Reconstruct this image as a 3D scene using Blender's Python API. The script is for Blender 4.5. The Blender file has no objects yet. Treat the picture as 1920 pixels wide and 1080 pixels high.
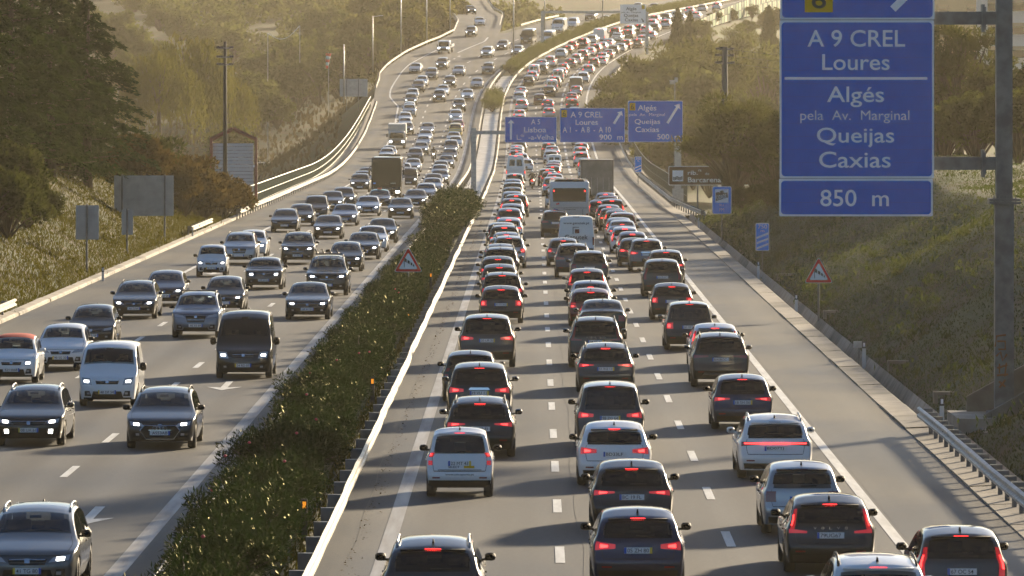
import bpy, math, random
import numpy as np
from mathutils import Vector, Matrix, Quaternion

# ------------------------------------------------------------------ camera, sky, sun, exposure
sc = bpy.context.scene
COL = sc.collection
FPX, CAMH, HOR = 11200.0, 9.4, 164.0      # focal length in photo pixels, eye height over the road, road-plane horizon row
cam_d = bpy.data.cameras.new('camera'); cam = bpy.data.objects.new('camera', cam_d); COL.objects.link(cam)
cam_d.sensor_width = 36.0; cam_d.lens = FPX / 1920.0 * 36.0
cam_d.clip_start = 1.0; cam_d.clip_end = 12000.0
cam_d.shift_y = -(540.0 - HOR) / 1920.0
cam.location = (0, 0, CAMH); cam.rotation_euler = (math.radians(90), 0, 0)
cam_d.dof.use_dof = True; cam_d.dof.focus_distance = 210.0; cam_d.dof.aperture_fstop = 9.0
sc.camera = cam
SUN_AZ, SUN_EL = math.radians(30), math.radians(16)
world = bpy.data.worlds.new('World'); sc.world = world; world.use_nodes = True
wn = world.node_tree.nodes; wl = world.node_tree.links
sky = wn.new('ShaderNodeTexSky'); sky.sky_type = 'NISHITA'; sky.sun_disc = False
sky.sun_elevation = SUN_EL; sky.sun_rotation = SUN_AZ; sky.dust_density = 1.2; sky.air_density = 1.0; sky.ozone_density = 3.5
wn['Background'].inputs['Strength'].default_value = 0.055
wl.new(sky.outputs['Color'], wn['Background'].inputs['Color'])
sun_d = bpy.data.lights.new('sun', 'SUN'); sun_d.energy = 5.0; sun_d.angle = math.radians(4.0); sun_d.color = (1.0, 0.81, 0.55)
sun = bpy.data.objects.new('sun', sun_d); COL.objects.link(sun)
SUN_DIR = Vector((math.sin(SUN_AZ) * math.cos(SUN_EL), math.cos(SUN_AZ) * math.cos(SUN_EL), math.sin(SUN_EL)))
sun.rotation_euler = SUN_DIR.to_track_quat('Z', 'Y').to_euler()
sun.location = SUN_DIR * 600
sc.view_settings.view_transform = 'Standard'; sc.view_settings.look = 'None'
sc.view_settings.exposure = 1.35; sc.view_settings.gamma = 1.0
sc.cycles.volume_bounces = 1; sc.cycles.max_bounces = 6; sc.cycles.transparent_max_bounces = 12

HAZE_D = 0.000067
LEAFK = .68
rng = random.Random(11)
nrg = np.random.default_rng(5)

# ------------------------------------------------------------------ the road's alignment
_Y = np.arange(0, 3001, 1.0)
_sl = np.interp(_Y, [0, 600, 892, 1000, 1100, 3000], [0, 0, .07, .07, .03, .03])
_Z = np.concatenate([[0], np.cumsum((_sl[1:] + _sl[:-1]) / 2)])
_xc = np.interp(_Y, [0, 392, 493, 620, 714, 763, 812, 852, 886, 919, 947, 974, 1000, 1030, 1088, 1224, 1500, 3000],
                [0, 1.45, 1.85, 2.2, 2.4, 2.5, 2.65, 3.0, 4.0, 6.0, 9.0, 12.5, 16.6, 21.6, 31, 47, 79, 250])
_k = np.ones(31) / 31
_xc = np.convolve(np.pad(_xc, 15, mode='reflect', reflect_type='odd'), _k, 'valid')
def RZ(Y): return np.interp(Y, _Y, _Z)
def XC(Y): return np.interp(Y, _Y, _xc)
def heading(Y): return math.atan((float(XC(Y + 4)) - float(XC(Y - 4))) / 8)
def unproj(px, py, h=0.0):
    """pixel -> point on the road surface raised by h"""
    Y = np.arange(90, 2500, .25); yy = HOR + FPX / Y * (CAMH - RZ(Y) - h)
    y = float(Y[int(np.argmax(yy <= py))])
    return (px - 960) * y / FPX, y
def atY(px, py, Y): return ((px - 960) * Y / FPX, Y, CAMH - (py - HOR) * Y / FPX)

# ------------------------------------------------------------------ node materials
MATS = {}
def mat(name, col=(.5, .5, .5), rough=.5, metal=0., coat=0., emit=None, es=0., spec=.5):
    if name in MATS: return MATS[name]
    m = bpy.data.materials.new(name); m.use_nodes = True
    b = m.node_tree.nodes['Principled BSDF']
    b.inputs['Base Color'].default_value = (*col, 1); b.inputs['Roughness'].default_value = rough
    b.inputs['Metallic'].default_value = metal; b.inputs['Coat Weight'].default_value = coat
    b.inputs['Coat Roughness'].default_value = .04; b.inputs['Specular IOR Level'].default_value = spec
    if emit: b.inputs['Emission Color'].default_value = (*emit, 1); b.inputs['Emission Strength'].default_value = es
    MATS[name] = m; return m
def noisy(name, c1, c2, scale=2., rough=(.6, .8), bump=0., c3=None, scale3=.1, sx=(1, 1, 1), metal=0., detail=6, thr=(.35, .65), bscale=None):
    """two- or three-tone procedural surface in world coordinates"""
    m = mat(name, c1, rough[0], metal); nt = m.node_tree; n, l = nt.nodes, nt.links; b = n['Principled BSDF']
    g = n.new('ShaderNodeNewGeometry'); mp = n.new('ShaderNodeMapping'); mp.inputs['Scale'].default_value = sx
    l.new(g.outputs['Position'], mp.inputs['Vector'])
    def noise(s, d=detail):
        t = n.new('ShaderNodeTexNoise'); t.inputs['Scale'].default_value = s; t.inputs['Detail'].default_value = d
        l.new(mp.outputs['Vector'], t.inputs['Vector']); return t
    def ramp(src, a, c):
        r = n.new('ShaderNodeMapRange'); r.inputs['From Min'].default_value = a; r.inputs['From Max'].default_value = c
        l.new(src, r.inputs['Value']); return r.outputs['Result']
    def mix(f, a, c):
        x = n.new('ShaderNodeMix'); x.data_type = 'RGBA'; l.new(f, x.inputs['Factor'])
        for k, v in ((6, a), (7, c)):
            if isinstance(v, tuple): x.inputs[k].default_value = (*v, 1)
            else: l.new(v, x.inputs[k])
        return x.outputs[2]
    t = noise(scale); f = ramp(t.outputs['Fac'], *thr); o = mix(f, c1, c2)
    if c3:
        t3 = noise(scale3, 4); o = mix(ramp(t3.outputs['Fac'], .45, .62), o, c3)
    l.new(o, b.inputs['Base Color'])
    r = n.new('ShaderNodeMapRange'); l.new(t.outputs['Fac'], r.inputs['Value']); r.inputs['From Min'].default_value = .3; r.inputs['From Max'].default_value = .7
    r.inputs['To Min'].default_value, r.inputs['To Max'].default_value = rough; l.new(r.outputs['Result'], b.inputs['Roughness'])
    if bump:
        tb = noise(bscale or scale * 3, 5); bp = n.new('ShaderNodeBump'); bp.inputs['Distance'].default_value = bump; bp.inputs['Strength'].default_value = .8
        l.new(tb.outputs['Fac'], bp.inputs['Height']); l.new(bp.outputs['Normal'], b.inputs['Normal'])
    return m
def leafmat(name, c1, c2, trans=.45, tc=None, rough=.5, pscale=.6, spec=.04):
    m = bpy.data.materials.new(name); m.use_nodes = True; n, l = m.node_tree.nodes, m.node_tree.links
    b = n['Principled BSDF']; out = n['Material Output']
    c1 = tuple(v * LEAFK for v in c1); c2 = tuple(v * LEAFK for v in c2); tc = tuple(v * LEAFK for v in tc) if tc else None
    g = n.new('ShaderNodeNewGeometry'); oi = n.new('ShaderNodeObjectInfo')
    add = n.new('ShaderNodeMath'); add.operation = 'MULTIPLY_ADD'; add.inputs[1].default_value = .45
    mul = n.new('ShaderNodeMath'); mul.operation = 'MULTIPLY_ADD'; mul.inputs[1].default_value = .2
    nz = n.new('ShaderNodeTexNoise'); nz.inputs['Scale'].default_value = pscale; nz.inputs['Detail'].default_value = 5; l.new(g.outputs['Position'], nz.inputs['Vector'])
    nr = n.new('ShaderNodeMapRange'); nr.inputs['From Min'].default_value = .38; nr.inputs['From Max'].default_value = .64; nr.inputs['To Max'].default_value = .42; l.new(nz.outputs['Fac'], nr.inputs['Value']); l.new(nr.outputs['Result'], mul.inputs[2])
    l.new(oi.outputs['Random'], mul.inputs[0]); l.new(g.outputs['Random Per Island'], add.inputs[0]); l.new(mul.outputs[0], add.inputs[2])
    x = n.new('ShaderNodeMix'); x.data_type = 'RGBA'; x.inputs[6].default_value = (*c1, 1); x.inputs[7].default_value = (*c2, 1)
    l.new(add.outputs[0], x.inputs['Factor']); pass
    df = n.new('ShaderNodeBsdfDiffuse'); l.new(x.outputs[2], df.inputs['Color']); top = df.outputs[0]
    if spec > .06:      # leathery leaves keep a faint warm gloss
        gl = n.new('ShaderNodeBsdfGlossy'); gl.inputs['Color'].default_value = (.75, .72, .45, 1); gl.inputs['Roughness'].default_value = .32; mg = n.new('ShaderNodeMixShader'); mg.inputs[0].default_value = .035
        l.new(df.outputs[0], mg.inputs[1]); l.new(gl.outputs[0], mg.inputs[2]); top = mg.outputs[0]
    n.remove(b)
    tr = n.new('ShaderNodeBsdfTranslucent'); tc = tc or tuple(min(1, v * 1.6) for v in c2); tr.inputs['Color'].default_value = (*tc, 1)
    ms = n.new('ShaderNodeMixShader'); ms.inputs[0].default_value = trans
    l.new(top, ms.inputs[1]); l.new(tr.outputs[0], ms.inputs[2]); l.new(ms.outputs[0], out.inputs['Surface'])
    MATS[name] = m; return m

def asphalt(name, base, wet, lo=.72):
    m = noisy(name, tuple(v * .78 for v in base), tuple(v * 1.15 for v in base), 9., (.55, .8), .004, bscale=60)
    n, l = m.node_tree.nodes, m.node_tree.links; b = n['Principled BSDF']
    g = n.new('ShaderNodeNewGeometry'); mp = n.new('ShaderNodeMapping'); mp.inputs['Scale'].default_value = (1.1, .012, 1)
    l.new(g.outputs['Position'], mp.inputs['Vector'])
    t = n.new('ShaderNodeTexNoise'); t.inputs['Scale'].default_value = 1.0; t.inputs['Detail'].default_value = 5; l.new(mp.outputs['Vector'], t.inputs['Vector'])
    mp2 = n.new('ShaderNodeMapping'); mp2.inputs['Scale'].default_value = (.16, .05, 1); l.new(g.outputs['Position'], mp2.inputs['Vector'])
    t2 = n.new('ShaderNodeTexNoise'); t2.inputs['Scale'].default_value = 1.0; t2.inputs['Detail'].default_value = 7; l.new(mp2.outputs['Vector'], t2.inputs['Vector'])
    src = b.inputs['Base Color'].links[0].from_socket
    def mulmix(src, fac_src, lo, hi):
        r = n.new('ShaderNodeMapRange'); r.inputs['From Min'].default_value = .3; r.inputs['From Max'].default_value = .7
        r.inputs['To Min'].default_value = lo; r.inputs['To Max'].default_value = hi; l.new(fac_src, r.inputs['Value'])
        x = n.new('ShaderNodeVectorMath'); x.operation = 'SCALE'; l.new(src, x.inputs[0]); l.new(r.outputs['Result'], x.inputs['Scale']); return x.outputs[0]
    o = mulmix(src, t.outputs['Fac'], .72, 1.25); o = mulmix(o, t2.outputs['Fac'], lo, 1.22)
    # paired tyre tracks along every lane
    sx = n.new('ShaderNodeSeparateXYZ'); l.new(g.outputs['Position'], sx.inputs[0])
    def M(op, a, c):
        q = n.new('ShaderNodeMath'); q.operation = op
        for k, v in ((0, a), (1, c)):
            if v is None: continue
            if isinstance(v, (int, float)): q.inputs[k].default_value = v
            else: l.new(v, q.inputs[k])
        return q.outputs[0]
    xp = M('SUBTRACT', sx.outputs[0], M('MULTIPLY', sx.outputs[1], .00375)); xp = M('ADD', xp, M('MULTIPLY', t2.outputs['Fac'], .5))
    wv = M('COSINE', M('MULTIPLY', M('ADD', xp, 1.9), 2 * math.pi / 1.76), None); wv = M('ADD', M('MULTIPLY', wv, .22), .5)
    o = mulmix(o, wv, 1.18, .74)
    b.inputs['Specular IOR Level'].default_value = .36
    l.new(o, b.inputs['Base Color'])
    r = n.new('ShaderNodeMapRange'); r.inputs['From Min'].default_value = .35; r.inputs['From Max'].default_value = .65
    r.inputs['To Min'].default_value, r.inputs['To Max'].default_value = wet; l.new(t2.outputs['Fac'], r.inputs['Value']); l.new(r.outputs['Result'], b.inputs['Roughness'])
    return m
ASPH_R = asphalt('asphalt', (.050, .051, .054), (.60, .80), .62)
ASPH_S = asphalt('asphalt_shoulder', (.043, .044, .046), (.54, .80), .42)
PAINT = noisy('road_paint', (.62, .62, .60), (.42, .42, .41), 4., (.5, .65), sx=(1, .1, 1))
PAINTW = noisy('worn_paint', (.30, .30, .31), (.16, .16, .165), 3., (.5, .7), sx=(1, .06, 1))
CONC = noisy('concrete', (.30, .27, .23), (.21, .185, .155), 1.5, (.7, .9), .006)
CONCD = noisy('old_concrete', (.17, .155, .135), (.10, .092, .08), 1.2, (.7, .9), .01)
WETC = noisy('pale_median_concrete', (.50, .47, .42), (.36, .33, .29), .8, (.35, .6), .004)
GALV = noisy('galvanised_steel', (.44, .44, .43), (.33, .33, .33), 5., (.38, .55), metal=.7)
GALVD = noisy('weathered_steel', (.17, .175, .18), (.12, .122, .125), 3., (.45, .65), metal=.5)
RAILM = noisy('guard_rail_zinc', (.46, .43, .37), (.27, .25, .21), 2.5, (.4, .6), metal=.35)
POSTD = mat('dark_post', (.035, .035, .034), .6)
RUBBER = mat('tyre_rubber', (.018, .018, .018), .75)
RIM = mat('alloy_rim', (.35, .35, .36), .3, .9)
BLKP = mat('black_plastic', (.012, .012, .013), .55, spec=.2)
def see_through(name, tint):
    m = bpy.data.materials.new(name); m.use_nodes = True; n, l = m.node_tree.nodes, m.node_tree.links; n.remove(n['Principled BSDF'])
    t = n.new('ShaderNodeBsdfTransparent'); t.inputs[0].default_value = (*tint, 1); g = n.new('ShaderNodeBsdfGlossy'); g.inputs['Roughness'].default_value = .03; g.inputs['Color'].default_value = (.9, .95, 1, 1)
    f = n.new('ShaderNodeFresnel'); f.inputs[0].default_value = 1.5; x = n.new('ShaderNodeMixShader'); l.new(f.outputs[0], x.inputs[0]); l.new(t.outputs[0], x.inputs[1]); l.new(g.outputs[0], x.inputs[2]); l.new(x.outputs[0], n['Material Output'].inputs['Surface'])
    MATS[name] = m; return m
TINT = see_through('tinted_glass', (.34, .37, .37)); PRIV = see_through('privacy_glass', (.10, .11, .11)); CLEAR = see_through('windscreen_glass', (.55, .60, .58))
COACHG = mat('coach_glass', (.010, .012, .013), .08, 0, 0, spec=.25)
SEATM = mat('seat_fabric', (.022, .022, .024), .8)
GLASS = mat('car_glass', (.010, .012, .014), .05, 0, 0, spec=.5)
CHROME = mat('chrome', (.7, .7, .7), .15, 1.)
HEAD_ON = mat('headlight_lit', (.9, .9, .9), .1, 0, 0, (1, .96, .88), 7.0)
HEAD_OFF = mat('headlight_lens', (.42, .44, .47), .08, .3, 1.)
TAIL_ON = mat('tail_lamp_lit', (.5, .01, .01), .15, 0, 1, (1, .03, .025), 2.6)
TAIL_OFF = mat('tail_lamp_lens', (.16, .006, .008), .12, 0, 1)
TAIL_GLOW = mat('tail_lamp_glow', (.25, .008, .008), .12, 0, 1, (1, .015, .012), .13)
AMBER = mat('glowing_amber_reflector', (.9, .32, .02), .3, 0, 0, (1, .35, .02), .35)  # a reflector, not a lamp: its faint glow is added to the material
PLATE = mat('plate_white', (.72, .73, .74), .4)
PBLUE = mat('plate_blue', (.02, .09, .45), .4)
PYEL = mat('plate_yellow', (.75, .52, .04), .4)
INK = mat('ink_black', (.012, .012, .012), .5)
SBLUE = noisy('sign_blue', (.001, .135, .58), (.001, .125, .54), 3., (.35, .45))
SBLUEL = noisy('sign_light_blue', (.010, .26, .80), (.01, .24, .76), 3., (.35, .45))
SWHITE = noisy('sign_white', (.88, .90, .92), (.82, .84, .87), 3., (.4, .5))
SYEL = mat('sign_yellow', (.68, .42, .01), .4)
SRED = mat('sign_red', (.62, .012, .018), .4)
SBROWN = mat('sign_brown', (.085, .035, .018), .4)
ALU = noisy('bare_aluminium', (.40, .42, .44), (.32, .34, .36), 2., (.4, .55), metal=.5)
BARK = noisy('bark', (.07, .05, .035), (.035, .026, .02), 6., (.8, .95), .02, sx=(1, 1, .25))
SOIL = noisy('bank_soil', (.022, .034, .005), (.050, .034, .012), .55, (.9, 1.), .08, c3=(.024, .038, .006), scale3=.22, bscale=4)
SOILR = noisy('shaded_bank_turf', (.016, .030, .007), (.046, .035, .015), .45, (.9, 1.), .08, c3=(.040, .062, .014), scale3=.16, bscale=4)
PAINTS = {}
for k, c, me in (('black', (.010, .010, .011), .0), ('dark grey', (.035, .037, .041), .4), ('grey', (.11, .115, .12), .5), ('silver', (.40, .41, .42), .6),
                 ('white', (.74, .75, .76), 0), ('dark blue', (.012, .02, .052), .3), ('blue', (.035, .075, .22), .3), ('grey-blue', (.13, .16, .21), .5),
                 ('dark red', (.11, .010, .012), .2), ('red', (.34, .02, .02), .1), ('brown', (.045, .033, .026), .4), ('yellow', (.60, .36, .03), 0), ('cream', (.55, .50, .40), 0)):
    PAINTS[k] = mat('paint_' + k.replace(' ', '_').replace('-', '_'), c, .32, me, 1.0, spec=.08)

for k in (SBLUE, SBLUEL, SWHITE, SYEL, SRED, SBROWN, ALU): k.node_tree.nodes['Principled BSDF'].inputs['Specular IOR Level'].default_value = .1

# ------------------------------------------------------------------ mesh helpers
class MB:
    def __init__(s): s.v = []; s.f = []
    def grid(s, P, flip=False, skip=None):
        P = np.asarray(P, float); n, m = P.shape[:2]; o = len(s.v); s.v += [tuple(p) for p in P.reshape(-1, 3)]
        for i in range(n - 1):
            for j in range(m - 1):
                if skip is not None and skip[i, j]: continue
                a, b, c, d = o + i * m + j, o + i * m + j + 1, o + (i + 1) * m + j + 1, o + (i + 1) * m + j
                s.f.append((a, d, c, b) if flip else (a, b, c, d))
        return s
    def box(s, c, d, rz=0., rx=0., ry=0.):
        o = len(s.v); M = Matrix.Rotation(rz, 3, 'Z') @ Matrix.Rotation(ry, 3, 'Y') @ Matrix.Rotation(rx, 3, 'X')
        for x, y, z in ((-1, -1, -1), (1, -1, -1), (1, 1, -1), (-1, 1, -1), (-1, -1, 1), (1, -1, 1), (1, 1, 1), (-1, 1, 1)):
            s.v.append(tuple(Vector(c) + M @ Vector((x * d[0] / 2, y * d[1] / 2, z * d[2] / 2))))
        for f in ((0, 3, 2, 1), (4, 5, 6, 7), (0, 1, 5, 4), (1, 2, 6, 5), (2, 3, 7, 6), (3, 0, 4, 7)): s.f.append(tuple(o + i for i in f))
        return s
    def tube(s, pts, r, n=8, cap=True):
        pts = [Vector(p) for p in pts]; rs = r if isinstance(r, (list, tuple)) else [r] * len(pts); o = len(s.v); k = len(pts)
        for i, p in enumerate(pts):
            t = (pts[min(i + 1, k - 1)] - pts[max(i - 1, 0)]).normalized(); u = t.orthogonal().normalized() if abs(t.z) > .9 else t.cross(Vector((0, 0, 1))).normalized()
            w = t.cross(u)
            for j in range(n):
                a = 2 * math.pi * j / n; s.v.append(tuple(p + (u * math.cos(a) + w * math.sin(a)) * rs[i]))
        for i in range(k - 1):
            for j in range(n): s.f.append((o + i * n + j, o + i * n + (j + 1) % n, o + (i + 1) * n + (j + 1) % n, o + (i + 1) * n + j))
        if cap: s.f.append(tuple(o + j for j in reversed(range(n)))); s.f.append(tuple(o + (k - 1) * n + j for j in range(n)))
        return s
    def lathe_x(s, prof, n=20, x0=0):
        """prof [(x,r)] turned about the x axis"""
        o = len(s.v); k = len(prof)
        for x, r in prof:
            for j in range(n): a = 2 * math.pi * j / n; s.v.append((x0 + x, r * math.cos(a), r * math.sin(a)))
        for i in range(k - 1):
            for j in range(n): s.f.append((o + i * n + j, o + (i + 1) * n + j, o + (i + 1) * n + (j + 1) % n, o + i * n + (j + 1) % n))
        return s
    def prism(s, poly, y0, y1):
        """polygon in x,z extruded from y0 (front) to y1"""
        ar = sum(a[0] * b[1] - b[0] * a[1] for a, b in zip(poly, list(poly[1:]) + [poly[0]])); poly = list(poly) if ar > 0 else list(poly)[::-1]; y0, y1 = min(y0, y1), max(y0, y1)
        o = len(s.v); n = len(poly); s.v += [(x, y0, z) for x, z in poly] + [(x, y1, z) for x, z in poly]
        s.f.append(tuple(range(o, o + n))); s.f.append(tuple(reversed(range(o + n, o + 2 * n))))
        for i in range(n): j = (i + 1) % n; s.f.append((o + i, o + n + i, o + n + j, o + j))
        return s
    def mesh(s, name, smooth=False, weld=False):
        me = bpy.data.meshes.new(name); me.from_pydata(s.v, [], s.f)
        if weld:
            import bmesh
            bm = bmesh.new(); bm.from_mesh(me); bmesh.ops.remove_doubles(bm, verts=bm.verts, dist=.002)
            bmesh.ops.recalc_face_normals(bm, faces=bm.faces); bm.to_mesh(me); bm.free()
        if smooth: me.polygons.foreach_set('use_smooth', [True] * len(me.polygons))
        me.update(); return me
def obj(name, me, m=None, parent=None, loc=None):
    if isinstance(me, MB): me = me.mesh(name)
    o = bpy.data.objects.new(name, me); COL.objects.link(o)
    if m is not None:
        if len(me.materials) == 0: me.materials.append(m)
        elif me.materials[0] is not m: o.material_slots[0].link = 'OBJECT'; o.material_slots[0].material = m
    if parent: o.parent = parent
    if loc is not None: o.location = loc
    return o
def tag(o, label, cat, group=None):
    o['label'] = label; o['category'] = cat
    if group: o['group'] = group
    return o
def thing(name, label, cat, loc=(0, 0, 0), rz=0., group=None):
    o = bpy.data.objects.new(name, None); COL.objects.link(o); o.empty_display_size = .3
    o.location = loc; o.rotation_euler = (0, 0, rz); return tag(o, label, cat, group)
def struct(name, me, m):
    o = obj(name, me, m); o['kind'] = 'structure'; return o
def stuff(o): o['kind'] = 'stuff'; return o

_txt = {}
def text_mesh(s, w, h):
    """lettering in x,z, centred, scaled to w x h metres"""
    if s not in _txt:
        cu = bpy.data.curves.new('lettering', 'FONT'); cu.body = s; cu.resolution_u = 4; cu.offset = 0 if 'M' in s else .008
        t = bpy.data.objects.new('t', cu); COL.objects.link(t)
        me = bpy.data.meshes.new_from_object(t.evaluated_get(bpy.context.evaluated_depsgraph_get()))
        bpy.data.objects.remove(t)
        co = np.zeros(len(me.vertices) * 3); me.vertices.foreach_get('co', co); co = co.reshape(-1, 3)
        _txt[s] = (co, [tuple(p.vertices) for p in me.polygons]); bpy.data.meshes.remove(me)
    co, fa = _txt[s]; lo, hi = co.min(0), co.max(0)
    x = (co[:, 0] - (lo[0] + hi[0]) / 2) / (hi[0] - lo[0]) * w; z = (co[:, 1] - (lo[1] + hi[1]) / 2) / (hi[1] - lo[1]) * h
    me = bpy.data.meshes.new('lettering'); me.from_pydata(list(zip(x, np.zeros(len(x)), z)), [], fa); me.update(); return me

# ------------------------------------------------------------------ terrain
def sstep(a, b, x): t = np.clip((x - a) / (b - a), 0, 1); return t * t * (3 - 2 * t)
LK, RK = -21.5, 11.5            # outer edges of the paved corridor (offset from the road axis)
def ground_z(xp, Y):
    xp = np.asarray(xp, float); Y = np.asarray(Y, float)
    rz = RZ(Y)
    gorge = sstep(442, 478, Y) * (1 - sstep(800, 880, Y))            # the valley the viaduct crosses
    under = (rz - .35) * (1 - gorge) + (-7.0) * gorge
    dl = np.maximum(0, LK - xp); dr = np.maximum(0, xp - RK)
    nz = .35 * np.sin(xp * .31 + Y * .043) + .3 * np.sin(xp * .17 - Y * .071 + 2) + .2 * np.sin(Y * .19 + xp * .05)
    # left cutting slope, then the far hillside
    bl = 1 - sstep(350, 452, Y)
    hl = np.minimum(.62 * dl, 5.5 + .06 * dl) * bl + nz * np.minimum(1, dl / 4) * .8
    farl = -6 + np.maximum(0, Y - 1010) * .095 + sstep(860, 960, Y) * 3 * np.exp(-dl / 30)
    corr = rz - .3
    nearmix = np.exp(-(dl / 14) ** 2) * (1 - gorge) * sstep(820, 890, Y)
    left = np.where(Y < 478, (1 - sstep(442, 478, Y)) * (-.3 * np.exp(-dl * 3) + hl) + sstep(442, 478, Y) * (-6 + nz), farl + nz)
    left = left * (1 - nearmix) + corr * nearmix
    br = 1 - sstep(372, 455, Y)
    hr = np.minimum(.60 * np.maximum(0, dr), 4.6 + .05 * dr) * br + nz * np.minimum(1, dr / 4) * .6
    hr = hr * (1 - .92 * np.exp(-((Y - 165.5) / 4.8) ** 4) * np.exp(-(dr / 3.4) ** 4))
    farr = -6 + np.maximum(0, Y - 960) * .085
    nearr = np.exp(-(dr / 16) ** 2) * (1 - gorge) * sstep(820, 890, Y)
    right = np.where(Y < 478, (1 - sstep(442, 478, Y)) * (-.3 * np.exp(-dr * 3) + hr) + sstep(442, 478, Y) * (-6 + nz), farr + nz)
    right = right * (1 - nearr) + corr * nearr
    return np.where(xp < LK, left, np.where(xp > RK, right, under))
def gz(X, Y): return float(ground_z(X - XC(Y), Y))
_xs = np.concatenate([-np.geomspace(620, 2, 46) + LK, np.linspace(LK - 1.8, LK, 5), np.linspace(LK + .5, RK - .5, 10), np.linspace(RK, RK + 1.8, 5), np.geomspace(2, 620, 46) + RK])
_ys = np.concatenate([np.arange(-800, 30, 40.), np.arange(30, 480, 3.), np.arange(480, 900, 10.), np.arange(900, 1300, 10.), np.arange(1300, 2600, 40.)])
GX, GY = np.meshgrid(_xs, _ys, indexing='ij')
GZ = ground_z(GX, GY)
P = np.stack([GX + XC(GY), GY, GZ], -1)
gm = MB().grid(P, True).mesh('ground', True)
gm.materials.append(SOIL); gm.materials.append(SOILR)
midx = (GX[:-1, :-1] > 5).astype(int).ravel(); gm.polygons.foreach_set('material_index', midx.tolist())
go = bpy.data.objects.new('ground', gm); COL.objects.link(go); go['kind'] = 'structure'

# ------------------------------------------------------------------ carriageways and painted lines
def ribbon(mb, o0, o1, Y0, Y1, dz=0., step=4., nx=2):
    ys = np.linspace(Y0, Y1, max(2, int((Y1 - Y0) / step) + 1)); f0 = o0 if callable(o0) else (lambda y: o0); f1 = o1 if callable(o1) else (lambda y: o1)
    a = np.array([float(f0(y)) for y in ys]); b = np.array([float(f1(y)) for y in ys]); c = XC(ys); z = RZ(ys) + dz
    P = np.stack([np.stack([c + a + (b - a) * k / (nx - 1), ys, z], -1) for k in range(nx)], 1)
    mb.grid(P); return mb
YS, YE = -700, 1480
struct('road', ribbon(MB(), -4.35, 10.2, YS, YE, nx=6), ASPH_R)
# the incoming slip road on the left, from pixels of its rail and edge lines
rl = [(600, -21.2), (700, -21.3), (760, -21.5), (815, -21.9), (840, -22.2), (870, -23.5), (890, -24.3), (904, -25.3), (935, -26.4), (954, -27.1), (976, -27.4), (992, -27.6), (1012, -28.6), (1047, -34.), (1099, -44.), (1280, -72)]
def ramp_left(y): return np.interp(y, [40] + [p[0] for p in rl], [-21.2] + [p[1] for p in rl])
def slip_right(y): return np.interp(y, [954, 989, 1016, 1052, 1144, 1278], [-19.4, -19.4, -22.5, -28., -42.2, -60.])
def car_left(y): return np.interp(y, [40, 890, 954, 1480], [-18.4, -18.4, -18.9, -19.2])
struct('road', ribbon(MB(), lambda y: max(ramp_left(y), -28.5) if y < 1012 else -19.6, -6.9, YS, YE, nx=6), ASPH_R)
struct('road', ribbon(MB(), lambda y: ramp_left(y), lambda y: slip_right(y) + 1.2, 1000, 1278, .012, nx=4), ASPH_R)
# shoulders are a separate paving, slightly paler
struct('hard_shoulder', ribbon(MB(), 7.75, 10.2, YS, 900, .004), ASPH_S)
struct('hard_shoulder', ribbon(MB(), ramp_left, -17.95, YS, 860, .004), ASPH_S)
mk = MB()
def line(o, Y0, Y1, w=.16, dz=.009):
    if callable(o): ribbon(mk, lambda y: o(y) - w / 2, lambda y: o(y) + w / 2, Y0, Y1, dz)
    else: ribbon(mk, o - w / 2, o + w / 2, Y0, Y1, dz)
line(7.55, 40, 1400, .24)
line(lambda y: float(np.interp(y, [40, 780, 809, 837, 859, 873, 900, 933, 966], [-17.7, -17.9, -18.35, -18.8, -20.8, -21.4, -22.1, -23.4, -23.7])), YS, 966, .22)
line(lambda y: slip_right(y), 960, 1278, .3)
line(lambda y: ramp_left(y) + 3.6, 1000, 1278, .2)
struct('edge_line', mk, PAINT)
mk = MB(); line(-3.0, 40, 1400, .32); line(-8.1, 40, 1400, .36)
struct('worn_edge_line', mk, PAINTW)
mk = MB()
def dashes(o, ph, ln, per, Y0, Y1, w):
    y = Y0 + ph
    while y < Y1: line(o, y, min(y + ln, Y1), w, .010); y += per
dashes(.52, 4.0, 4.2, 14.0, 100, 1250, .19)
dashes(4.04, 8.2, 4.2, 14.0, 100, 640, .19); dashes(4.04, 0, 7.5, 11.0, 640, 1250, .26)
dashes(-11.35, 2.0, 4.2, 14.0, 100, 1250, .19); dashes(-14.75, 9.0, 4.2, 14.0, 100, 1250, .19)
dashes(-18.0, 0, 2.2, 6.0, 800, 954, .3)
struct('lane_dashes', mk, PAINT)
mk = MB()
def arrow(o, Yt, d):     # lane arrow, tip at Yt pointing along d
    c = o + float(XC(Yt)); 
    for poly in ([(-.11, 2.0), (.11, 2.0), (.11, 5.6), (-.11, 5.6)], [(0, 0), (.55, 2.1), (.11, 1.75), (.11, 2.0), (-.11, 2.0), (-.11, 1.75), (-.55, 2.1)]):
        k = len(mk.v); mk.v += [(c + x, Yt - d * yy, float(RZ(Yt)) + .011) for x, yy in poly]; f = tuple(range(k, k + len(poly))); mk.f.append(f if d < 0 else tuple(reversed(f)))
for o, px, py, d in ((-9.7, 424, 733, -1), (-9.7, 160, 985, -1), (-13.05, 20, 740, -1), (-9.7, 440, 0, 0)):
    if d: X, Y = unproj(px, py); arrow(o, Y, d)
for o, Y, d in ((-1.25, 705, 1), (-1.25, 870, 1), (2.28, 870, 1), (-13.05, 300, -1), (-16.2, 300, -1)): arrow(o, Y, d)
struct('lane_arrows', mk, PAINT)
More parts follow.
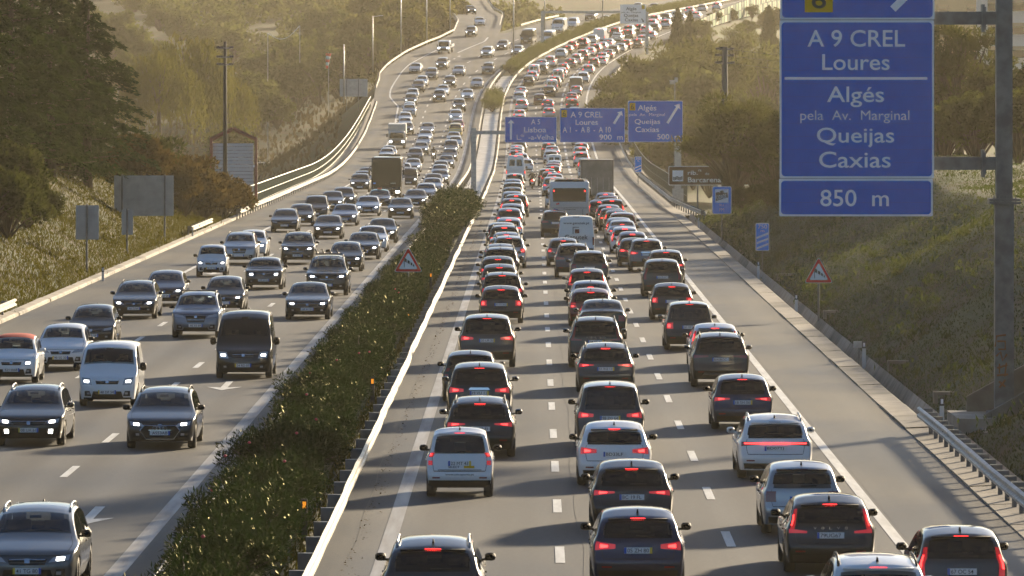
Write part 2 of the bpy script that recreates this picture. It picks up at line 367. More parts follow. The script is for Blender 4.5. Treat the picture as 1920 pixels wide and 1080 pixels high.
# cracked seams in the surfacing
mk = MB()
for o, y0, y1 in ((-3.75, 100, 330), (.95, 100, 420), (8.4, 250, 420)):
    ph = rng.random() * 9
    ribbon(mk, lambda y: o + .05 * math.sin(y * .13 + ph) + .03 * math.sin(y * .37) - .012, lambda y: o + .05 * math.sin(y * .13 + ph) + .03 * math.sin(y * .37) + .012, y0, y1, .007, .8)
for y in (372, 452, 628, 800):
    ribbon(mk, -21 if y != 372 else 7.8, -7 if y != 372 else 10.1, y, y + .35, .008)
    ribbon(mk, -3.8, 10.1, y + 1, y + 1.3, .008)
struct('surfacing_seam', mk, mat('bitumen_seam', (.03, .029, .027), .7))
# viaduct deck body
vd = MB()
for a, b in ((-23.0, -6.7), (-4.2, 12.2)):
    ys = np.arange(440, 900, 10.); c = XC(ys); z = RZ(ys)
    for x, s in ((a, 0), (b, 1)):
        vd.grid(np.stack([np.stack([c + x, ys, z - .02], -1), np.stack([c + x, ys, z - 1.5], -1)], 1), s == 0)
    vd.grid(np.stack([np.stack([c + a, ys, z - 1.5], -1), np.stack([c + b, ys, z - 1.5], -1)], 1), True)
    vd.grid(np.stack([np.stack([c + a, ys, z - .02], -1), np.stack([c + b, ys, z - .02], -1)], 1))
vo = struct('viaduct_deck', vd, CONC)
# median: planted strip near, paved gap on the viaduct
struct('median_soil', ribbon(MB(), -6.95, -4.3, YS, 455, .03), noisy('median_soil', (.075, .085, .022), (.06, .05, .03), 1.2, (.9, 1.), .05, bscale=6))
struct('median_paving', ribbon(MB(), -6.6, -4.5, 455, 905, .02), WETC)
struct('median_soil', ribbon(MB(), -6.95, -4.3, 905, 1480, .03), MATS['median_soil'])
# concrete channel at the right edge: separate slabs with open joints
ch = thing('gutter', 'pale concrete channel slabs between hard shoulder and queue-side grass bank', 'gutter', (0, 0, 0))
y = 62.0; k = 0
while y < 440:
    ln = 6.0 if y < 260 else 12.0
    m = MB(); a = .02 * rng.uniform(-1, 1); ys = np.linspace(y, y + ln - .05, 4); c = XC(ys); z = RZ(ys)
    prof = [(10.2, -.06), (10.2, .045 + a), (10.86, .075 + a), (10.92, .07 + a), (11.0, -.25), (11.3, -.32), (11.55, .10)]
    m.grid(np.stack([np.stack([c + px, ys, z + pz], -1) for px, pz in prof], 1))
    e = [(float(c[0]) + px, float(ys[0]), float(z[0]) + pz) for px, pz in prof]
    o = obj('slab', m, CONC if rng.random() < .7 else CONCD, ch); y += ln
kb = thing('kerb', 'weathered yellowish concrete kerb stones along oncoming-side grass bank', 'kerb', (0, 0, 0))
y = 150.0
while y < 470:
    ln = 4.0 if y < 330 else 8.0
    ys = np.linspace(y, y + ln - .06, 3); c = XC(ys); z = RZ(ys); j = rng.uniform(-.02, .02)
    obj('kerb_stone', MB().grid(np.stack([np.stack([c + px + j, ys, z + pz], -1) for px, pz in ((-21.2, -.1), (-21.2, .1), (-21.27, .15), (-21.6, .20), (-21.8, -.2))], 1), True), CONC if rng.random() < .75 else CONCD, kb); y += ln

# ------------------------------------------------------------------ guard rails
W_PROF = [(0., .44), (.07, .47), (.07, .53), (0., .575), (0., .605), (.07, .65), (.07, .71), (0., .75)]
def guard_rail(label, off, Y0, Y1, side, post=4.0, dent=.03, group='steel guard rails beside the carriageways', spacer=True, flare=False, mt=None, base=0.):
    """side=+1: the ribbed face looks towards +x"""
    f = off if callable(off) else (lambda y: off)
    t = thing('guard_rail', label, 'guard rail', (float(XC(Y0) + f(Y0)), Y0, float(RZ(Y0))), 0, group); ox, oy, oz = t.location
    ys = np.arange(Y0, Y1 + .01, 2.0); n = len(ys); r = np.random.default_rng(int(Y0 * 7 + 100 * abs(f(Y0))))
    d = np.convolve(r.normal(0, 1, n + 4), np.ones(5) / 5, 'valid')[:n] * dent if n > 2 else np.zeros(n)
    h = np.convolve(r.normal(0, 1, n + 4), np.ones(5) / 5, 'valid')[:n] * dent * .5
    if flare: d[:2] -= side * np.array([.35, .12]); h[:2] -= np.array([.12, .03])
    c = XC(ys) + np.array([float(f(y)) for y in ys]) + d - ox; z = RZ(ys) + h - oz + base
    P = np.stack([np.stack([c + side * px, ys - oy, z + pz], -1) for px, pz in W_PROF], 1)
    bm = MB().grid(P, side > 0).mesh('beam', False); so = obj('beam', bm, mt or RAILM, t)
    md = so.modifiers.new('sheet', 'SOLIDIFY'); md.thickness = .006
    pm = None; y = Y0 + 1.
    while y < Y1:
        if pm is None:
            pm = MB().box((0, 0, .30), (.10, .12, .90)).mesh('post'); sm = MB().box((0, 0, .60), (.22, .16, .30)).mesh('spacer')
        x = float(XC(y) + f(y)) - ox; zz = float(RZ(y)) - oz + base
        p = obj('post', pm, GALVD, t, (x - side * .24, y - oy, zz))
        if spacer: obj('spacer', sm, GALVD, p, (side * .12, 0, 0))
        y += post
    return t
guard_rail('long dented pale guard rail on the median edge beside oleander hedge and rear-facing queue', -4.1, 90, 330, 1, 4.0, .03)
guard_rail('guard rail on the median edge from last hedge bush to the viaduct, queue side', -4.1, 332, 640, 1, 4.0, .03)
guard_rail('distant guard rail on the median edge climbing through the bend, queue side', -4.1, 642, 1400, 1, 6.0, .03, spacer=False)
guard_rail('guard rail half buried in oleander hedge beside oncoming lanes', -6.75, 90, 330, -1, 4.0, .04)
guard_rail('guard rail on the median edge of the viaduct beside oncoming lanes', -6.75, 332, 940, -1, 6.0, .03, spacer=False)
guard_rail('guard rail with twisted flared end beside the concrete gantry footing', 10.45, 90, 163, -1, 2.0, .02, flare=False, mt=GALV)
guard_rail('guard rail starting with bent-down end beside the queue-side viaduct fence', lambda y: 10.75 + max(0, (470 - y)) * .02, 420, 640, -1, 4.0, .02, flare=True)
guard_rail('far guard rail along the queue-side shoulder of the viaduct below pine trees', 10.75, 642, 930, -1, 6.0, .02, spacer=False)
guard_rail('short guard rail stub beside grey sign backs on oncoming-side bank', -21.35, 372, 396, 1, 4.0, .02)
guard_rail('short guard rail stub on oncoming-side shoulder beside open-top white car', -21.3, 205, 246, 1, 4.0, .02)
guard_rail('long guard rail on the oncoming-side shoulder from red gable frame to the green fence end', lambda y: ramp_left(y) + .3, 424, 838, 1, 4.0, .03)
guard_rail('cream guard rail curving along the outside of the incoming slip road', lambda y: ramp_left(y) + .2, 872, 1270, 1, 6.0, .03, spacer=False)
guard_rail('guard rail on inner edge of the slip road beside the grassy gore', lambda y: slip_right(y) + 1.0, 1030, 1270, -1, 6.0, .02, spacer=False)
guard_rail('short cream guard rail at the tip of the grassy gore', lambda y: -19.7, 1028, 1070, 1, 6.0, .02, spacer=False)

# ------------------------------------------------------------------ fences on the viaduct
def fence(label, off, Y0, Y1, h, m, step=4.0, group='viaduct parapet fences'):
    t = thing('fence', label, 'fence', (float(XC(Y0) + off), Y0, float(RZ(Y0))), 0, group); ox, oy, oz = t.location
    ys = np.arange(Y0, Y1 + .1, step); P = [(float(XC(y) + off) - ox, y - oy, float(RZ(y)) - oz) for y in ys]
    obj('rail', MB().tube([(x, y, z + h) for x, y, z in P], .045, 6), m, t)
    obj('rail', MB().tube([(x, y, z + h * .5) for x, y, z in P], .03, 6), m, t); obj('rail', MB().tube([(x, y, z + .12) for x, y, z in P], .03, 6), m, t)
    pm = MB().box((0, 0, h / 2 - .1), (.07, .07, h + .2)).mesh('post')
    for p in P: obj('post', pm, m, t, p)
    b = MB()
    for (x0, y0, z0), (x1, y1, z1) in zip(P[:-1], P[1:]):
        for i in range(1, 14): u = i / 14; b.box((x0 + (x1 - x0) * u, y0 + (y1 - y0) * u, z0 + (z1 - z0) * u + h / 2), (.016, .016, h - .1))
    stuff(obj('wire_mesh', b, m, t)); return t
fence('tall green railing above the valley beside oncoming lanes', -22.6, 470, 836, 1.55, mat('green_railing', (.045, .085, .05), .45))
fence('tall dark railing above the valley beside the queueing lanes', 12.0, 470, 800, 1.7, mat('dark_railing', (.07, .075, .05), .5))
fo = MB().box((0, 0, .6), (.5, .4, 1.9)); tag(obj('fence_pillar', fo, CONC, None, (float(XC(468)) - 22.6, 468, 0)), 'pale concrete end pillar of the green viaduct railing', 'pillar')

# ------------------------------------------------------------------ cars: one parametric shell, many models
def chaik(p, it=2):
    p = np.array(p, float)
    for _ in range(it):
        q = [p[0]]
        for a, b in zip(p[:-1], p[1:]): q += [a * .75 + b * .25, a * .25 + b * .75]
        q.append(p[-1]); p = np.array(q)
    return p
class Car:
    def __init__(s, L, W, H, gc=.22, hood=.74, cowl=(1.05, .98), wt=1.75, tail=.42, rd=.07, belt=.95, kind='hatch', deck=1.02, roofend=3.2, r=.325, tumble=.185, crown=.055,
                 fb=.12, rb=.08, cF=.15, cR=.11, axF=.84, axR=None, slope=.10):
        s.L, s.W, s.H, s.gc, s.belt, s.kind, s.r, s.crown, s.fb, s.rb, s.cF, s.cR, s.tail, s.rd, s.deck, s.hood = L, W, H, gc, belt, kind, r, crown, fb, rb, cF, cR, tail, rd, deck, hood
        s.ax = (axF, L - (axR or .80)); s.cowl, s.wt, s.roofend = cowl, wt, roofend
        s.fp = chaik([(.08, gc), (.0, gc + .16), (.0, .56), (.05, hood - .08), (.13, hood)], 2)
        if kind == 'sedan':
            s.tp = chaik([(.13, hood), (.45, hood + .09), (cowl[0], cowl[1]), (wt, H - .035), ((wt + roofend) / 2, H), (roofend, H - .05), (L - .62, deck + .02), (L - .05, deck)], 2)
            s.rp = chaik([(.10, gc + .04), (0, gc + .2), (0, .66), (.05, .86), (.05, deck)], 2)
        else:
            s.tp = chaik([(.13, hood), (.45, hood + .09 if hood < 1 else hood + .03), (cowl[0], cowl[1]), (wt, H - .035), ((wt + L) / 2, H), (L - tail - .35, H - rd * .45), (L - tail, H - rd)], 2)
            s.rp = chaik([(.12, gc + .02), (.0, gc + .18), (-.01, gc + .36), (.06, gc + .42), (.075, gc + .55), (slope, belt - .04), (slope + .02, belt + .02), (tail * .60 + slope * .40, (belt + H - rd) / 2 + .05), (tail, H - rd)], 2)
        s.vz = [gc, .46, belt - .22, belt - .07, belt + .02, H]; q = .905 if kind != 'van' else .97; s.vx = [.94, .99, 1.0, .985 if kind != 'van' else .99, q, q - tumble]
    def yf(s, z): return np.interp(z, s.fp[:, 1], s.fp[:, 0])
    def yr(s, z): return s.L - np.interp(z, s.rp[:, 1], s.rp[:, 0])
    def top(s, y): return np.interp(y, s.tp[:, 0], s.tp[:, 1])
    def w(s, y, z):
        pf = 1 - s.cF * np.maximum(0, 1 - y / .95) ** 2.2 - s.cR * np.maximum(0, 1 - (s.L - y) / .8) ** 2.2
        return s.W / 2 * pf * np.interp(z, s.vz, s.vx)
    # sheets -> points (x, y from front, z)
    def F(s, u, z): y = s.yf(z); return np.stack([u * s.w(y, z), y - s.fb * (1 - np.abs(u) ** 2.4) + s.fb, z], -1)
    def dz(s, u, g): return g * (s.crown * (.7 - u * u) - .04 * np.abs(u) ** 9)
    def B(s, u, z):
        y = s.yr(z); t = s.rp[-1][1]; g = np.clip((z - s.belt) / (t - s.belt), 0, 1) ** 2 if t > s.belt + .2 else np.clip((z - t + .3) / .3, 0, 1) * .3
        return np.stack([u * s.w(y, z), y + s.rb * (1 - np.abs(u) ** 2.4) - s.rb, z + s.dz(u, g)], -1)
    def T(s, u, y): z = s.top(y); return np.stack([u * s.w(y, z), y, z + s.dz(u, .3 + .7 * np.clip((z - s.belt) / .3, 0, 1))], -1)
    def S(s, y, z, sd): return np.stack([sd * s.w(y, z), y, z], -1)
    def zb(s, y):
        z = np.full_like(y, s.gc)
        for a in s.ax:
            q = (s.r + .055) ** 2 - (y - a) ** 2; z = np.where(q > 0, np.maximum(z, s.r + np.sqrt(np.maximum(q, 0)) - .02), z)
        return z
    def loc(s, P): P = np.array(P); P[..., 1] = s.L / 2 - P[..., 1]; return P
    def body(s):
        n = 52; ss = np.linspace(0, 1, n); U = np.array([-1, -.97, -.88, -.7, -.4, 0, .4, .7, .88, .97, 1.])
        zt = np.full(n, .9); topr = s.rp[-1][1]; f0 = lambda z: s.yf(np.minimum(z, s.hood)) + s.fb; r0 = lambda z: s.yr(np.minimum(z, topr)) - s.rb
        for _ in range(60): y = f0(zt) + (r0(zt) - f0(zt)) * ss; zt = .5 * zt + .5 * s.top(y)
        yt = f0(zt) + (r0(zt) - f0(zt)) * ss; zt[0] = s.hood; zt[-1] = topr
        mb = MB(); e = s.crown * .3
        T = np.stack([s.T(np.full(n, u), yt) for u in U], 1)
        zt = T[:, 0, 2].copy()
        zb = s.zb(f0(np.full(n, .4)) + (r0(np.full(n, .4)) - f0(np.full(n, .4))) * ss)
        rows = np.linspace(0, 1, 13); out = {}
        for sd in (-1, 1):
            G = []
            for q in rows:
                z = zb + (zt - zb) * q; y = f0(z) + (r0(z) - f0(z)) * ss; g = s.S(y, z, sd)
                if q == 1: g = T[:, 0 if sd < 0 else -1].copy()
                G.append(g)
            G = np.stack(G, 1); out[sd] = G
        # caps share the side sheets' end columns
        for k, fn, z1 in ((0, s.F, s.hood), (-1, s.B, topr)):
            z = s.gc + (z1 - s.gc) * rows; C = np.stack([fn(np.full(len(rows), u), z) for u in U], 0)
            if k == 0: T[0] = C[:, -1]
            else: T[-1] = C[:, -1]
            out[-1][k] = C[0]; out[1][k] = C[-1]
            uc = np.abs(U[:-1] + U[1:]) / 2; zc = (z[:-1] + z[1:]) / 2; sk = None
            if k == -1 and s.kind == 'hatch' or (k == -1 and s.kind != 'sedan' and s.kind != 'van'): sk = (uc[:, None] < .80) & (z[:-1][None] > s.belt + .03) & (z[1:][None] < topr - .05)
            mb.grid(s.loc(C), k == 0, sk)
        yc0, yc1 = np.minimum(yt[:-1], yt[1:]), np.maximum(yt[:-1], yt[1:]); uc = np.abs(U[:-1] + U[1:]) / 2
        hole = (yc0 > s.cowl[0] + .11) & (yc1 < s.wt - .06)
        if s.kind == 'sedan': hole |= (yc0 > s.roofend + .09) & (yc1 < s.L - .73)
        mb.grid(s.loc(T), False, hole[:, None] & (uc[None] < .86)); mb.grid(s.loc(out[-1])); mb.grid(s.loc(out[1]), True)
        return mb.mesh('body', True, True)
    def patch(s, fn, quad, n=(7, 4), off=.006, mb=None, arg=()):
        """quad (a,b) corners: bottom-left, bottom-right, top-right, top-left in the sheet's own coordinates"""
        mb = mb or MB(); q = np.array(quad, float); uu, vv = np.meshgrid(np.linspace(0, 1, n[0]), np.linspace(0, 1, n[1]), indexing='ij')
        A = ((1 - uu) * (1 - vv))[..., None] * q[0] + (uu * (1 - vv))[..., None] * q[1] + (uu * vv)[..., None] * q[2] + ((1 - uu) * vv)[..., None] * q[3]
        return s._lay(fn, A[..., 0], A[..., 1], off, mb, arg)
    def _lay(s, fn, a, b, off, mb, arg=()):
        P = fn(a, b, *arg); h = .01; du = fn(a + h, b, *arg) - P; dv = fn(a, b + h, *arg) - P
        N = np.cross(du, dv); N /= np.linalg.norm(N, axis=-1, keepdims=True) + 1e-9
        C = np.array([0, s.L / 2, .65]); sg = np.sign(np.sum(N * (P - C), -1, keepdims=True)); P = P + N * sg * off
        g = s.loc(P); fl = np.cross(g[1, 0] - g[0, 0], g[0, 1] - g[0, 0]); out = g[0, 0] - np.array([0, 0, .65])
        mb.grid(g, bool(np.dot(fl, out) > 0)); return mb
    def side_glass(s, y0, y1, sd, mb=None):
        mb = mb or MB(); y = np.linspace(y0, y1, 9); z1 = s.top(y) - .085; z0 = np.full(9, s.belt + .01) + .03 * (y - y0) / s.L; z1 = np.maximum(z1, z0 + .004)
        a = np.repeat(y[:, None], 4, 1); b = z0[:, None] + (z1 - z0)[:, None] * np.linspace(0, 1, 4)[None]
        # the panes lean back with the tailgate
        a = a - np.maximum(0, (a - (s.L - .9))) * (b - s.belt) * (.8 if s.kind != 'van' else 0)
        return s._lay(lambda p, q: s.S(p, q, sd), a, b, .007, mb)

def hatch(L=4.2, W=1.79, H=1.46, **k): d = dict(hood=.74, cowl=(1.08, .99), wt=1.95, tail=.46, belt=.96, rd=.15); d.update(k); return Car(L, W, H, **d)
MODELS = dict(
    hatch=hatch(), small=hatch(3.95, 1.72, 1.47, cowl=(.92, .98), wt=1.7, tail=.38, rd=.12), fast=hatch(4.4, 1.82, 1.44, tail=.66, slope=.14, belt=.99, rd=.20), 
    estate=hatch(4.65, 1.83, 1.48, cowl=(1.2, .98), wt=2.05, tail=.5),
    suv=hatch(4.5, 1.86, 1.66, gc=.26, hood=.92, cowl=(1.12, 1.12), wt=1.9, tail=.42, belt=1.08, r=.36, rd=.13),
    bigsuv=hatch(4.85, 1.94, 1.74, gc=.27, hood=.96, cowl=(1.22, 1.16), wt=2.05, tail=.38, belt=1.12, r=.38, rd=.12),
    mpv=hatch(4.6, 1.83, 1.70, hood=.84, cowl=(.95, 1.08), wt=1.85, tail=.28, belt=1.03, r=.335, tumble=.17, rd=.09),
    sedan=Car(4.75, 1.84, 1.44, hood=.74, cowl=(1.3, .97), wt=2.15, kind='sedan', deck=1.05, roofend=3.55, belt=.95, r=.335),
    coupe=Car(4.7, 1.84, 1.40, hood=.72, cowl=(1.32, .95), wt=2.2, kind='sedan', deck=1.06, roofend=3.3, belt=.95, r=.345),
    smallvan=Car(4.15, 1.75, 1.82, hood=.86, cowl=(.72, 1.12), wt=1.4, tail=.12, rd=.05, belt=1.08, kind='van', tumble=.13, cR=.05, slope=.04, rb=.03, fb=.16),
    highvan=Car(4.45, 1.84, 2.10, hood=.88, cowl=(.80, 1.20), wt=1.5, tail=.10, rd=.06, belt=1.12, kind='van', tumble=.15, cR=.05, slope=.04, rb=.03, fb=.16),
    bigvan=Car(5.6, 2.03, 2.32, hood=1.05, cowl=(.75, 1.36), wt=1.55, tail=.10, rd=.04, belt=1.32, kind='van', tumble=.10, r=.36, cR=.03, slope=.03, rb=.02, fb=.16, gc=.28),
    tallvan=Car(5.9, 1.95, 2.62, hood=1.05, cowl=(.75, 1.36), wt=1.7, tail=.14, rd=.05, belt=1.32, kind='van', tumble=.17, r=.36, cR=.03, slope=.03, rb=.02, fb=.16, gc=.28),
    micro=Car(2.7, 1.56, 1.54, hood=.80, cowl=(.52, 1.02), wt=1.1, tail=.30, rd=.10, belt=.98, r=.30, axF=.46, axR=.42, tumble=.16, slope=.12, rb=.06, cR=.06),
    retro=hatch(3.57, 1.64, 1.48, hood=.78, cowl=(.82, .98), wt=1.5, tail=.5, belt=.96, r=.30, fb=.16),
    clubman=hatch(4.25, 1.80, 1.44, hood=.84, cowl=(1.1, .98), wt=1.65, tail=.2, belt=.99, r=.33))
TYPEWORD = dict(hatch='hatchback', small='small hatchback', fast='sloping-back hatchback', estate='estate car', suv='SUV', bigsuv='large SUV', mpv='people carrier', sedan='saloon car', coupe='low saloon car',
                smallvan='small panel van', highvan='high-roof small van', bigvan='panel van', tallvan='high-roof panel van', micro='two-seater microcar', retro='retro small car', clubman='round-eyed compact estate')
# tail lamp outlines, per side, in (u, z) on the back sheet; several quads each
def lamp_quads(c, st):
    b = c.belt
    return {'wide': [[(.52, b - .17), (.985, b - .20), (.985, b - .04), (.52, b - .09)]],
            'slim': [[(.45, b - .12), (.985, b - .17), (.985, b - .06), (.45, b - .08)]],
            'tall': [[(.84, b - .30), (.985, b - .30), (.985, b + .22), (.88, b + .22)]],
            'ell': [[(.88, b - .14), (.985, b - .14), (.985, b + .30), (.90, b + .30)], [(.56, b - .16), (.985, b - .16), (.985, b - .08), (.56, b - .12)]],
            'block': [[(.70, b - .26), (.985, b - .26), (.985, b - .04), (.72, b - .04)]],
            'claw': [[(.68, b - .20), (.985, b - .22), (.985, b - .12), (.74, b - .10)], [(.72, b - .08), (.985, b - .10), (.985, b - .02), (.78, b - .02)]],
            'round': [[(.84, b - .06), (.97, b - .06), (.97, b + .04), (.84, b + .04)], [(.84, b - .24), (.97, b - .24), (.97, b - .14), (.84, b - .14)]],
            'van': [[(.90, .72), (.985, .72), (.985, 1.18), (.90, 1.18)]]}[st]
PROTO = {}
def wheel_mesh(r, w=.21):
    t = MB().lathe_x([(-w / 2, r * .62), (-w / 2, r * .93), (-w * .36, r), (w * .36, r), (w / 2, r * .93), (w / 2, r * .62)], 22)
    rim = MB().lathe_x([(-w * .30, r * .62), (-w * .40, r * .60), (-w * .30, r * .52)], 22).lathe_x([(w * .30, r * .62), (w * .40, r * .60), (w * .30, r * .52)], 22)
    for sx in (-1, 1):
        for k in range(5): a = k * 2 * math.pi / 5; rim.box((sx * w * .36, math.cos(a) * r * .28, math.sin(a) * r * .28), (.02, .07, r * .60), 0, a + math.pi / 2)
        rim.lathe_x([(sx * w * .38, .001), (sx * w * .38, .06), (sx * w * .25, .06)], 10)
    d = MB().lathe_x([(-w * .2, .001), (-w * .2, r * .62)], 18).lathe_x([(w * .2, .001), (w * .2, r * .62)], 18)
    return t.mesh('wheel', True), rim.mesh('rim'), d.mesh('brake_disc')
def proto(key, st, detail):
    k = (key, st, detail)
    if k in PROTO: return PROTO[k]
    c = MODELS[key]; p = []; L, W, H, b = c.L, c.W, c.H, c.belt
    van = c.kind == 'van'; sed = c.kind == 'sedan'
    A = lambda name, me, m, par=None: p.append((name, me.mesh(name, True) if isinstance(me, MB) else me, m, par)) or len(p) - 1
    base = PROTO.get((key,))
    if base is None: base = PROTO[(key,)] = (c.body(), wheel_mesh(c.r))
    A('body', base[0], 'BODY')
    # glass
    gR, gF, gS = (GLASS, GLASS, GLASS) if not detail else ('RGLASS', CLEAR, GLASS)
    A('windscreen', c.patch(c.T, [(-.90, c.cowl[0] + .10), (.90, c.cowl[0] + .10), (.89, c.wt - .05), (-.89, c.wt - .05)], (9, 6)), gF)
    if sed: A('rear_window', c.patch(c.T, [(-.86, c.roofend + .08), (.86, c.roofend + .08), (.86, L - .72), (-.86, L - .72)], (9, 6)), gR)
    elif key in ('bigvan',): pass
    elif van:
        for sd in (-1, 1): A('rear_window', c.patch(c.B, [(sd * .10, H * .60), (sd * .74, H * .60), (sd * .72, H * .84), (sd * .10, H * .84)], (5, 4), .008), GLASS)
    else:
        zt = H - c.rd
        A('rear_window', c.patch(c.B, [(-.84, b + .02), (.84, b + .02), (.86, zt - .055), (-.86, zt - .055)], (11, 6), .008), gR)
    f0, r0 = c.cowl[0] + .22, (L - .42 if not sed else c.roofend + .55); mid = f0 + (r0 - f0) * .47
    if van: r0 = f0 + 1.25; mid = None
    for sd in (-1, 1):
        if detail and mid:
            A('side_window', c.side_glass(f0, mid - .05, sd), GLASS); A('side_window', c.side_glass(mid + .05, r0, sd), GLASS)
        else: A('side_window', c.side_glass(f0, r0, sd), GLASS)
    if detail:
        y0, y1 = c.cowl[0] + .05, (L - c.tail - .02 if not sed else L - .75); zs = b - .05
        m = MB(); ys = np.linspace(y0, y1, 6); wd = c.w(ys, np.full(6, zs)) * .96; m.grid(c.loc(np.stack([np.stack([-wd, ys, np.full(6, zs)], -1), np.stack([wd, ys, np.full(6, zs)], -1)], 1))); A('cabin_trim', m, SEATM)
        yf_ = (c.wt + .45); yb_ = min(y1 - .35, yf_ + 1.0)
        for x in (-.36, .36):
            i = A('seat', MB().box((x, L / 2 - yf_, zs + .12), (.46, .14, .34), 0, .2), SEATM); A('headrest', MB().box((x, L / 2 - yf_ - .05, zs + .36), (.25, .09, .15)), SEATM, i)
        if key != 'micro' and not van:
            i = A('seat', MB().box((0, L / 2 - yb_, zs + .04), (1.15, .14, .18), 0, .2), SEATM)
            for x in (-.36, .36): A('headrest', MB().box((x, L / 2 - yb_ - .03, zs + .18), (.23, .08, .13)), SEATM, i)
        A('steering_wheel', MB().tube([(-.36 + .17 * math.cos(a), L / 2 - c.cowl[0] - .62 - .06 * math.sin(a), zs + .06 + .15 * math.sin(a)) for a in np.linspace(0, 2 * math.pi, 13)], .014, 5), BLKP)
        A('rear_view_mirror', MB().box((0, L / 2 - c.wt + .12, H - .17), (.22, .03, .06)), BLKP)
    # underside and wheels
    A('underbody', MB().box((0, 0, c.gc + .10), (W * .86, L * .84, .08)), BLKP)
    we, ri, di = base[1]
    for ya in c.ax:
        for sd in (-1, 1):
            i = A('wheel', we, RUBBER); p[i] = p[i] + ((sd * (W / 2 - .125), L / 2 - ya, c.r),)
            if detail: A('rim', ri, RIM, i); A('brake_disc', di, BLKP, i)
    # mirrors
    for sd in (-1, 1):
        m = MB(); x = float(c.w(np.array(c.cowl[0] + .4), np.array(b))) ; y = L / 2 - c.cowl[0] - .42; z = b + .06
        hw, hh, hd = (.10, .075, .075) if not van else (.10, .13, .07)
        nn = 10; rings = []
        for t_, rr in ((-1, .55), (-.7, .9), (-.1, 1.), (.45, .85), (.85, .5), (1.0, .12)):
            rings.append([(sd * (x + .135) + np.sign(math.cos(a)) * abs(math.cos(a)) ** .7 * hw * rr, y + t_ * hd, z + np.sign(math.sin(a)) * abs(math.sin(a)) ** .7 * hh * rr) for a in np.linspace(0, 2 * math.pi, nn)])
        m.grid(np.array(rings)); m.f.append(tuple(range(nn - 1))); m.box((sd * (x + .03), y, z - .05), (.12, .05, .04))
        A('mirror', m, BLKP if (van or key in ('micro', 'small')) else 'BODYMIR')
    # face
    hz = c.hood
    hq = {'retro': [(.62, hz - .20), (.82, hz - .20), (.82, hz - .05), (.62, hz - .05)], 'clubman': [(.60, hz - .22), (.86, hz - .22), (.86, hz - .03), (.60, hz - .03)]}.get(key, [(.50, hz - .15), (.97, hz - .11), (.98, hz - .01), (.60, hz - .06)])
    if van or key == 'micro': hq = [(.60, hz - .22), (.97, hz - .20), (.97, hz + .0), (.66, hz - .02)]
    for sd in (-1, 1):
        q = [(sd * a, z) for a, z in hq]
        lens = A('headlight', c.patch(c.F, q, (6, 4), .008), 'HEADLENS')
        cx = sum(a for a, z in hq) / 4; cz = sum(z for a, z in hq) / 4
        A('bulb', c.patch(c.F, [(sd * (cx - .08), cz - .035), (sd * (cx + .10), cz - .03), (sd * (cx + .10), cz + .03), (sd * (cx - .08), cz + .025)], (4, 3), .014), 'HEAD', lens)
    gt = hz - .13; fs = {'wide': 0, 'slim': 1, 'tall': 2, 'ell': 0, 'block': 2, 'claw': 1}.get(st, 0); g0 = c.gc
    if van or key in ('micro', 'retro'): fs = 2
    gq = [[(-.40, gt - .19), (.40, gt - .19), (.48, gt + .05), (-.48, gt + .05)], [(-.62, gt - .04), (.62, gt - .04), (.60, gt + .06), (-.60, gt + .06)], [(-.42, gt - .06), (.42, gt - .06), (.46, gt + .04), (-.46, gt + .04)]][fs]
    gr = A('grille', c.patch(c.F, gq, (9, 3), .009), BLKP)
    if detail:
        for j in range(3 if fs == 0 else 2):
            zz = gq[0][1] + .03 + j * .055; A('grille_bar', c.patch(c.F, [(gq[0][0], zz), (gq[1][0], zz), (gq[1][0], zz + .013), (gq[0][0], zz + .013)], (7, 2), .014), CHROME if j == 1 else mat('grille_grey', (.08, .08, .08), .4), gr)
        A('emblem', c.patch(c.F, [(-.06, gt - .03), (.06, gt - .03), (.06, gt + .05), (-.06, gt + .05)], (3, 3), .018), CHROME)
        for sd in (-1, 1):
            A('fog_lamp', c.patch(c.F, [(sd * .70, g0 + .15), (sd * .82, g0 + .15), (sd * .82, g0 + .21), (sd * .70, g0 + .21)], (4, 3), .013), HEAD_OFF)
            A('side_intake', c.patch(c.F, [(sd * .64, g0 + .10), (sd * .92, g0 + .10), (sd * .90, g0 + .25), (sd * .70, g0 + .25)], (4, 3), .009), BLKP)
            A('wiper', c.patch(c.T, [(sd * .75 - .02 if sd > 0 else -.1, c.cowl[0] + .13), (sd * .2 + .1 if sd > 0 else -.72, c.cowl[0] + .17), (sd * .2 + .1 if sd > 0 else -.72, c.cowl[0] + .185), (sd * .75 - .02 if sd > 0 else -.1, c.cowl[0] + .145)], (6, 2), .018), BLKP)
        m = MB()
        if not van:
            for sd in (-1, 1): c.patch(c.T, [(sd * .86, .30), (sd * .872, .30), (sd * .90, c.cowl[0] - .02), (sd * .888, c.cowl[0] - .02)], (2, 7), .004, m)
            c.patch(c.F, [(-.80, hz - .035), (.80, hz - .035), (.80, hz - .026), (-.80, hz - .026)], (9, 2), .005, m); A('bonnet_gap', m, BLKP)
    A('air_intake', c.patch(c.F, [(-.66, g0 + .02), (.66, g0 + .02), (.56, g0 + (.15 if fs == 0 else .24)), (-.56, g0 + (.15 if fs == 0 else .24))], (9, 3), .008), BLKP)
    A('front_skirt', c.patch(c.F, [(-.97, g0 - .0), (.97, g0 - .0), (.97, g0 + .06), (-.97, g0 + .06)], (9, 2), .007), BLKP)
